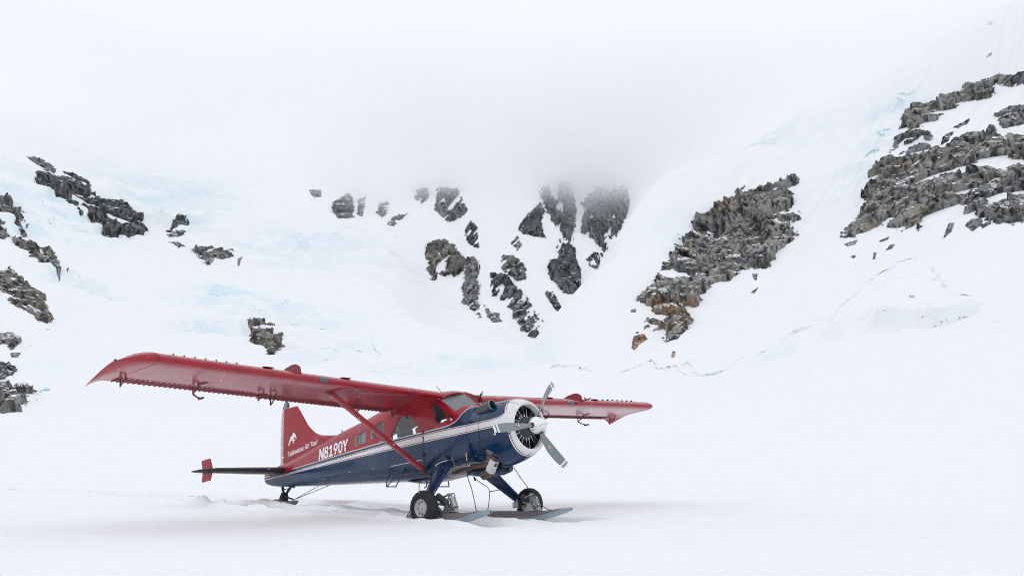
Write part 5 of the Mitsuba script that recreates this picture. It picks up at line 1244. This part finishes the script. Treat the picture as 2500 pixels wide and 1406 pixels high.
def rock_mesh(H, outline, seed, kind, lean0=0.0, ledges=1.0):
    pg = sg.Polygon(outline).buffer(0)
    if pg.geom_type != 'Polygon':
        pg = max(pg.geoms, key=lambda g: g.area)
    c = np.array(pg.representative_point().coords[0])
    e = math.sqrt(pg.area) * .5 + 4
    gx1, gx0 = (float(H(np.array([c[0] + s * e]), np.array([c[1]]))[0]) for s in (1, -1))
    gy1, gy0 = (float(H(np.array([c[0]]), np.array([c[1] + s * e]))[0]) for s in (1, -1))
    g = np.array([(gx1 - gx0), (gy1 - gy0)]) / (2 * e)
    sl = np.linalg.norm(g)
    up = g / sl
    st = np.array([up[1], -up[0]])
    cs = 1 / math.sqrt(1 + sl * sl)
    nrm = np.array([-g[0], -g[1], 1.0]) * cs
    out = np.array([-up[0] * .8, -up[1] * .8, .35])
    push = nrm * .55 + out * .45
    push /= np.linalg.norm(push)
    area = pg.area / cs
    s = float(np.clip(math.sqrt(area / 26000), .42, 1.5)) if kind == 'o' else max(.16, math.sqrt(area) / 34)
    R = float(np.clip(.11 * math.sqrt(area), .8, 6.5)) * (1 if kind == 'o' else .55)
    q = np.array(pg.exterior.coords) - c
    uu, vv = q @ st, q @ up
    m_ = R + 2 * s
    U, Vv = np.meshgrid(np.arange(uu.min() - m_, uu.max() + m_, s), np.arange(vv.min() - m_ * cs, vv.max() + m_ * cs, s * cs))
    X, Y = c[0] + U * st[0] + Vv * up[0], c[1] + U * st[1] + Vv * up[1]
    u, v = U.ravel(), Vv.ravel() / cs
    b = np.array(pg.exterior.segmentize(s).coords) - c
    sd = cKDTree(np.stack([b @ st, b @ up / cs], 1)).query(np.stack([u, v], 1))[0]
    import shapely
    sd = np.where(shapely.contains_xy(pg, X.ravel(), Y.ravel()), sd, -sd)
    L = max(3.0 * R, 1.0)
    f3 = lambda a, b_, k, o=4: meshkit.fbm(np.stack([a, b_, np.full(len(a), .31 * seed)], -1), o, seed + k) - .5
    lean = ((seed * 37 % 100) / 100 - .5) * .3 + lean0
    j = (1.7 if lean0 > .5 and lean0 < 1 else 1.5) * R * f3(u / L, v / L, 1, 5) + 1.0 * R * f3(u / (.22 * L), v / (.30 * L), 3, 3) + (1.1 * R * f3(u / (.085 * L), v / (.12 * L), 4, 2) * np.exp(-(np.clip(sd, 0, None) / (.8 * R)) ** 2) if kind == 'o' else 0)
    lu, lv = u * math.cos(lean) + v * math.sin(lean), -u * math.sin(lean) + v * math.cos(lean)
    led = f3(lu / (2.0 * L), lv / (.55 * L), 2, 4)
    m = np.minimum(sd, .55 * R + .03 * sd) + j
    if kind == 'o':
        t = np.clip((led - (.075 if .5 < lean0 < 1 else .06)) / .06, 0, 1)
        m = m - (1.5 if .5 < lean0 < 1 else .9) * ledges * R * t * t * (3 - 2 * t)
    T = R * .62 + .35 if kind == 'o' else R * 2.2 + .3
    h = np.where(m > 0, T * (1 - np.exp(-np.clip(m, 0, None) / T * 1.6)), m)
    k = np.clip(m / (.5 * R + .2), 0, 1)
    va = .12 if .5 < lean0 < 1 else -.15
    fac = cells(u, v, max(1.7 * R, 3 * s), seed, .42, 2.4, va, .40) * .55 + cells(u, v, max(.55 * R, 2.5 * s), seed + 1, .55, 4.5, va * 1.5, .22) * .34
    if kind == 'o':
        fac = fac + cells(u, v, max(.2 * R, 2.4 * s), seed + 2, .5, 5.0, va, .3) * .16
    h = h + k * fac * (1 if kind == 'o' else .45)
    B = np.stack([X.ravel(), Y.ravel(), H(X, Y).ravel()], -1)
    P_ = B + h[:, None] * push
    n_, kk = X.shape
    i_, j_ = np.meshgrid(np.arange(n_ - 1), np.arange(kk - 1), indexing='ij')
    q4 = np.stack([i_ * kk + j_, i_ * kk + j_ + 1, (i_ + 1) * kk + j_ + 1, (i_ + 1) * kk + j_], -1).reshape(-1, 4)
    flip = (i_ + j_).ravel() % 2 == 0
    F = np.vstack([q4[flip][:, [0, 1, 2]], q4[flip][:, [0, 2, 3]], q4[~flip][:, [0, 1, 3]], q4[~flip][:, [1, 2, 3]]])
    F = F[m[F].max(1) > -.25]
    me = tm(P_, F)
    me.remove_unreferenced_vertices()
    if me.face_normals[:, 2].mean() < 0:
        me.invert()
    return me

seen = {}
for i, (sh_, tone, kind, lab, outl) in enumerate(ROCKS):
    me = rock_mesh(Hback if sh_ == 'B' else Hright, outl, 100 + 7 * i, kind, .55 if sh_ == 'R' else (1.25 if outl[0][1] > 800 and outl[0][0] > -130 else -.3), .25 if lab.startswith('great') else 1.0)
    if not len(me.faces):
        continue
    k = put('rock_outcrop' if kind == 'o' else 'boulder', me, f'mat_rock_{tone}', False)
    labels[k] = {'label': lab, 'category': 'rock outcrop' if kind == 'o' else 'boulder'}

# ------------------------------------------------------------------ cracks: ragged overhanging lips with an icy recess
def crack(H, pts, hgt, seed):
    p = spline([(a, b, 0) for a, b in pts], max(6, int(sum(math.dist(pts[i], pts[i + 1]) for i in range(len(pts) - 1)) / 1.0)))[:, :2]
    e = 2.0
    t = np.linspace(0, 1, len(p))
    ar = np.arange(len(p))
    p = p + np.stack([n2(ar, ar * 0, 7, seed, 3) * 7, n2(ar, ar * 0 + 9, 7, seed + 1, 3) * 7], 1)
    g = np.stack([(H(p[:, 0] + 6, p[:, 1]) - H(p[:, 0] - 6, p[:, 1])) / 12, (H(p[:, 0], p[:, 1] + 6) - H(p[:, 0], p[:, 1] - 6)) / 12], 1)
    dn = -g / (np.linalg.norm(g, axis=1, keepdims=True) + 1e-9)
    env = np.clip(np.minimum(t, 1 - t) * 8, 0, 1)
    a = np.clip(.25 + 3.4 * n2(ar, ar * 0 + 3, 16, seed + 2, 4), 0, 1.3) * env * hgt
    b = np.clip(.5 + 2.0 * n2(ar, ar * 0 + 5, 4, seed + 3, 2), .1, 1)
    def row(out, dz):
        xy = p + dn * out[:, None]
        return np.column_stack([xy, H(xy[:, 0], xy[:, 1]) + dz])
    z = np.zeros(len(p))
    rows = [row(-2.2 - a, z - .25), row(-.6 * a, .32 * a), row(.1 * a + .1, .55 * a - .05), row(.22 * a * b, .30 * a - .1), row(-.1 * a * b, -.25 * a - .1), row(.35 * a + .25, z - .35 - .1 * a), row(.9 * a + .6, .12 * a * b - .12), row(1.9 * a + 1.6, z - .4)]
    m = len(p)
    v = np.vstack(rows)
    f = []
    for r in range(len(rows) - 1):
        i = np.arange(m - 1)
        f += [np.stack([r * m + i, r * m + i + 1, (r + 1) * m + i + 1], 1), np.stack([r * m + i, (r + 1) * m + i + 1, (r + 1) * m + i], 1)]
    top = tm(v, np.vstack(f[:4] + f[10:]))
    ice = tm(v, np.vstack(f[4:10]))
    for q in (top, ice):
        q.remove_unreferenced_vertices()
        if q.face_normals[:, 2].mean() < 0:
            q.invert()
    return top, ice
for i, (sh_, lab, hgt, blue, pts) in enumerate(CRACKS):
    lip, ice = crack(Hback if sh_ == 'B' else Hright, pts, hgt, 300 + 9 * i)
    k = put('crevasse', ice, 'mat_blue_ice' if blue > .6 else 'mat_dirty_ice', 25)
    labels[k] = {'label': lab, 'category': 'crevasse'}
    put(k + '__snow_lip', lip, 'mat_snow', 25)
# ------------------------------------------------------------------ low cloud lying on the headwall
CB = np.array([(-1000.0, 470.0), (620.0, 1490.0), (120.0, 450.0)])          # x, y, z extent
def cloud_grid(nx=104, ny=72, nz=72):
    z, y, x = np.meshgrid(*[np.linspace(CB[k, 0], CB[k, 1], n) for k, n in ((2, nz), (1, ny), (0, nx))], indexing='ij')
    P3 = np.stack([x, y, z], -1)
    big = meshkit.fbm(P3 / [260, 260, 150], 4, 5) - .5
    fine = meshkit.fbm(P3 / [70, 80, 45], 4, 9) - .5
    base = np.interp(x, [-1000, -600, -380, -150, 60, 200, 470], [278, 280, 288, 248, 232, 258, 330]) + .03 * (y - 1050)
    t = np.clip((z - base + 150 * big + 55 * fine) / 70, 0, 1)
    d = t * t * (3 - 2 * t)
    ztop = np.interp(x, [-1000, -450, -150, 60, 250, 470], [430, 420, 365, 345, 370, 430])
    top = np.clip((ztop - z + 70 * big + 40 * fine) / 80, 0, 1)
    d = d * top * (1 + (1.1 * np.exp(-((x - 50) / 170) ** 2) + 1.0 * np.exp(-((x + 480) / 130) ** 2)) * np.clip((345 - z) / 60, 0, 1))
    mist = .018 * np.clip((z - 150) / 120, 0, 1) * np.clip((y - 720) / 250, 0, 1) * (1 + 2.5 * np.clip(fine + .5 * big, -.4, .6))
    wisp = .16 * np.clip((big + 1.2 * fine - .10) / .2, 0, 1) * np.clip((z - 170) / 60, 0, 1) * np.clip((y - 760) / 120, 0, 1)
    d = np.maximum(np.maximum(d, wisp), 0) + mist
    edge = np.ones_like(d)
    for q, (lo, hi), m in ((x, CB[0], 90), (y, CB[1], 80), (z, CB[2], 30)):
        edge = edge * np.clip((q - lo) / m, 0, 1) * np.clip((hi - q) / m, 0, 1)
    return (d * edge).astype(np.float32)[..., None]

scene['cloud_air'] = {'type': 'heterogeneous', 'albedo': {'type': 'constvolume', 'value': {'type': 'rgb', 'value': [.999, .999, .999]}}, 'scale': 0.016, 'phase': {'type': 'hg', 'g': 0.92},
                      'sigma_t': {'type': 'gridvolume', 'grid': mi.VolumeGrid(cloud_grid()), 'filter_type': 'trilinear', 'wrap_mode': 'clamp',
                                  'to_world': ST().translate(CB[:, 0].tolist()).scale((CB[:, 1] - CB[:, 0]).tolist())}}
scene['low_cloud'] = {'type': 'cube', 'to_world': ST().translate(CB.mean(1).tolist()).scale(((CB[:, 1] - CB[:, 0]) / 2).tolist()), 'bsdf': {'type': 'null'}, 'interior': {'type': 'ref', 'id': 'cloud_air'}}
labels['low_cloud'] = {'label': 'low white cloud and mist lying on the snow wall', 'kind': 'stuff'}
# ------------------------------------------------------------------ light snowfall: a few flakes hanging in the air
rg = np.random.default_rng(77)
fl = []
for q in rg.uniform(0, 1, (1500, 5)):
    d = 7 + 15 * q[0]
    c = V((q[1] - .5) * 1.25 * d, d, .15 + q[2] * 4.2)
    r = .0028 + .0042 * q[3] ** 2
    m = trimesh.creation.icosphere(0, r)
    m.vertices *= [1, 1, .7 + .5 * q[4]]
    m.apply_translation(c)
    fl.append(m)
put('falling_snow', join(*fl), 'mat_flake', True)
labels['falling_snow'] = {'label': 'sparse small snowflakes falling round the airplane', 'kind': 'stuff'}
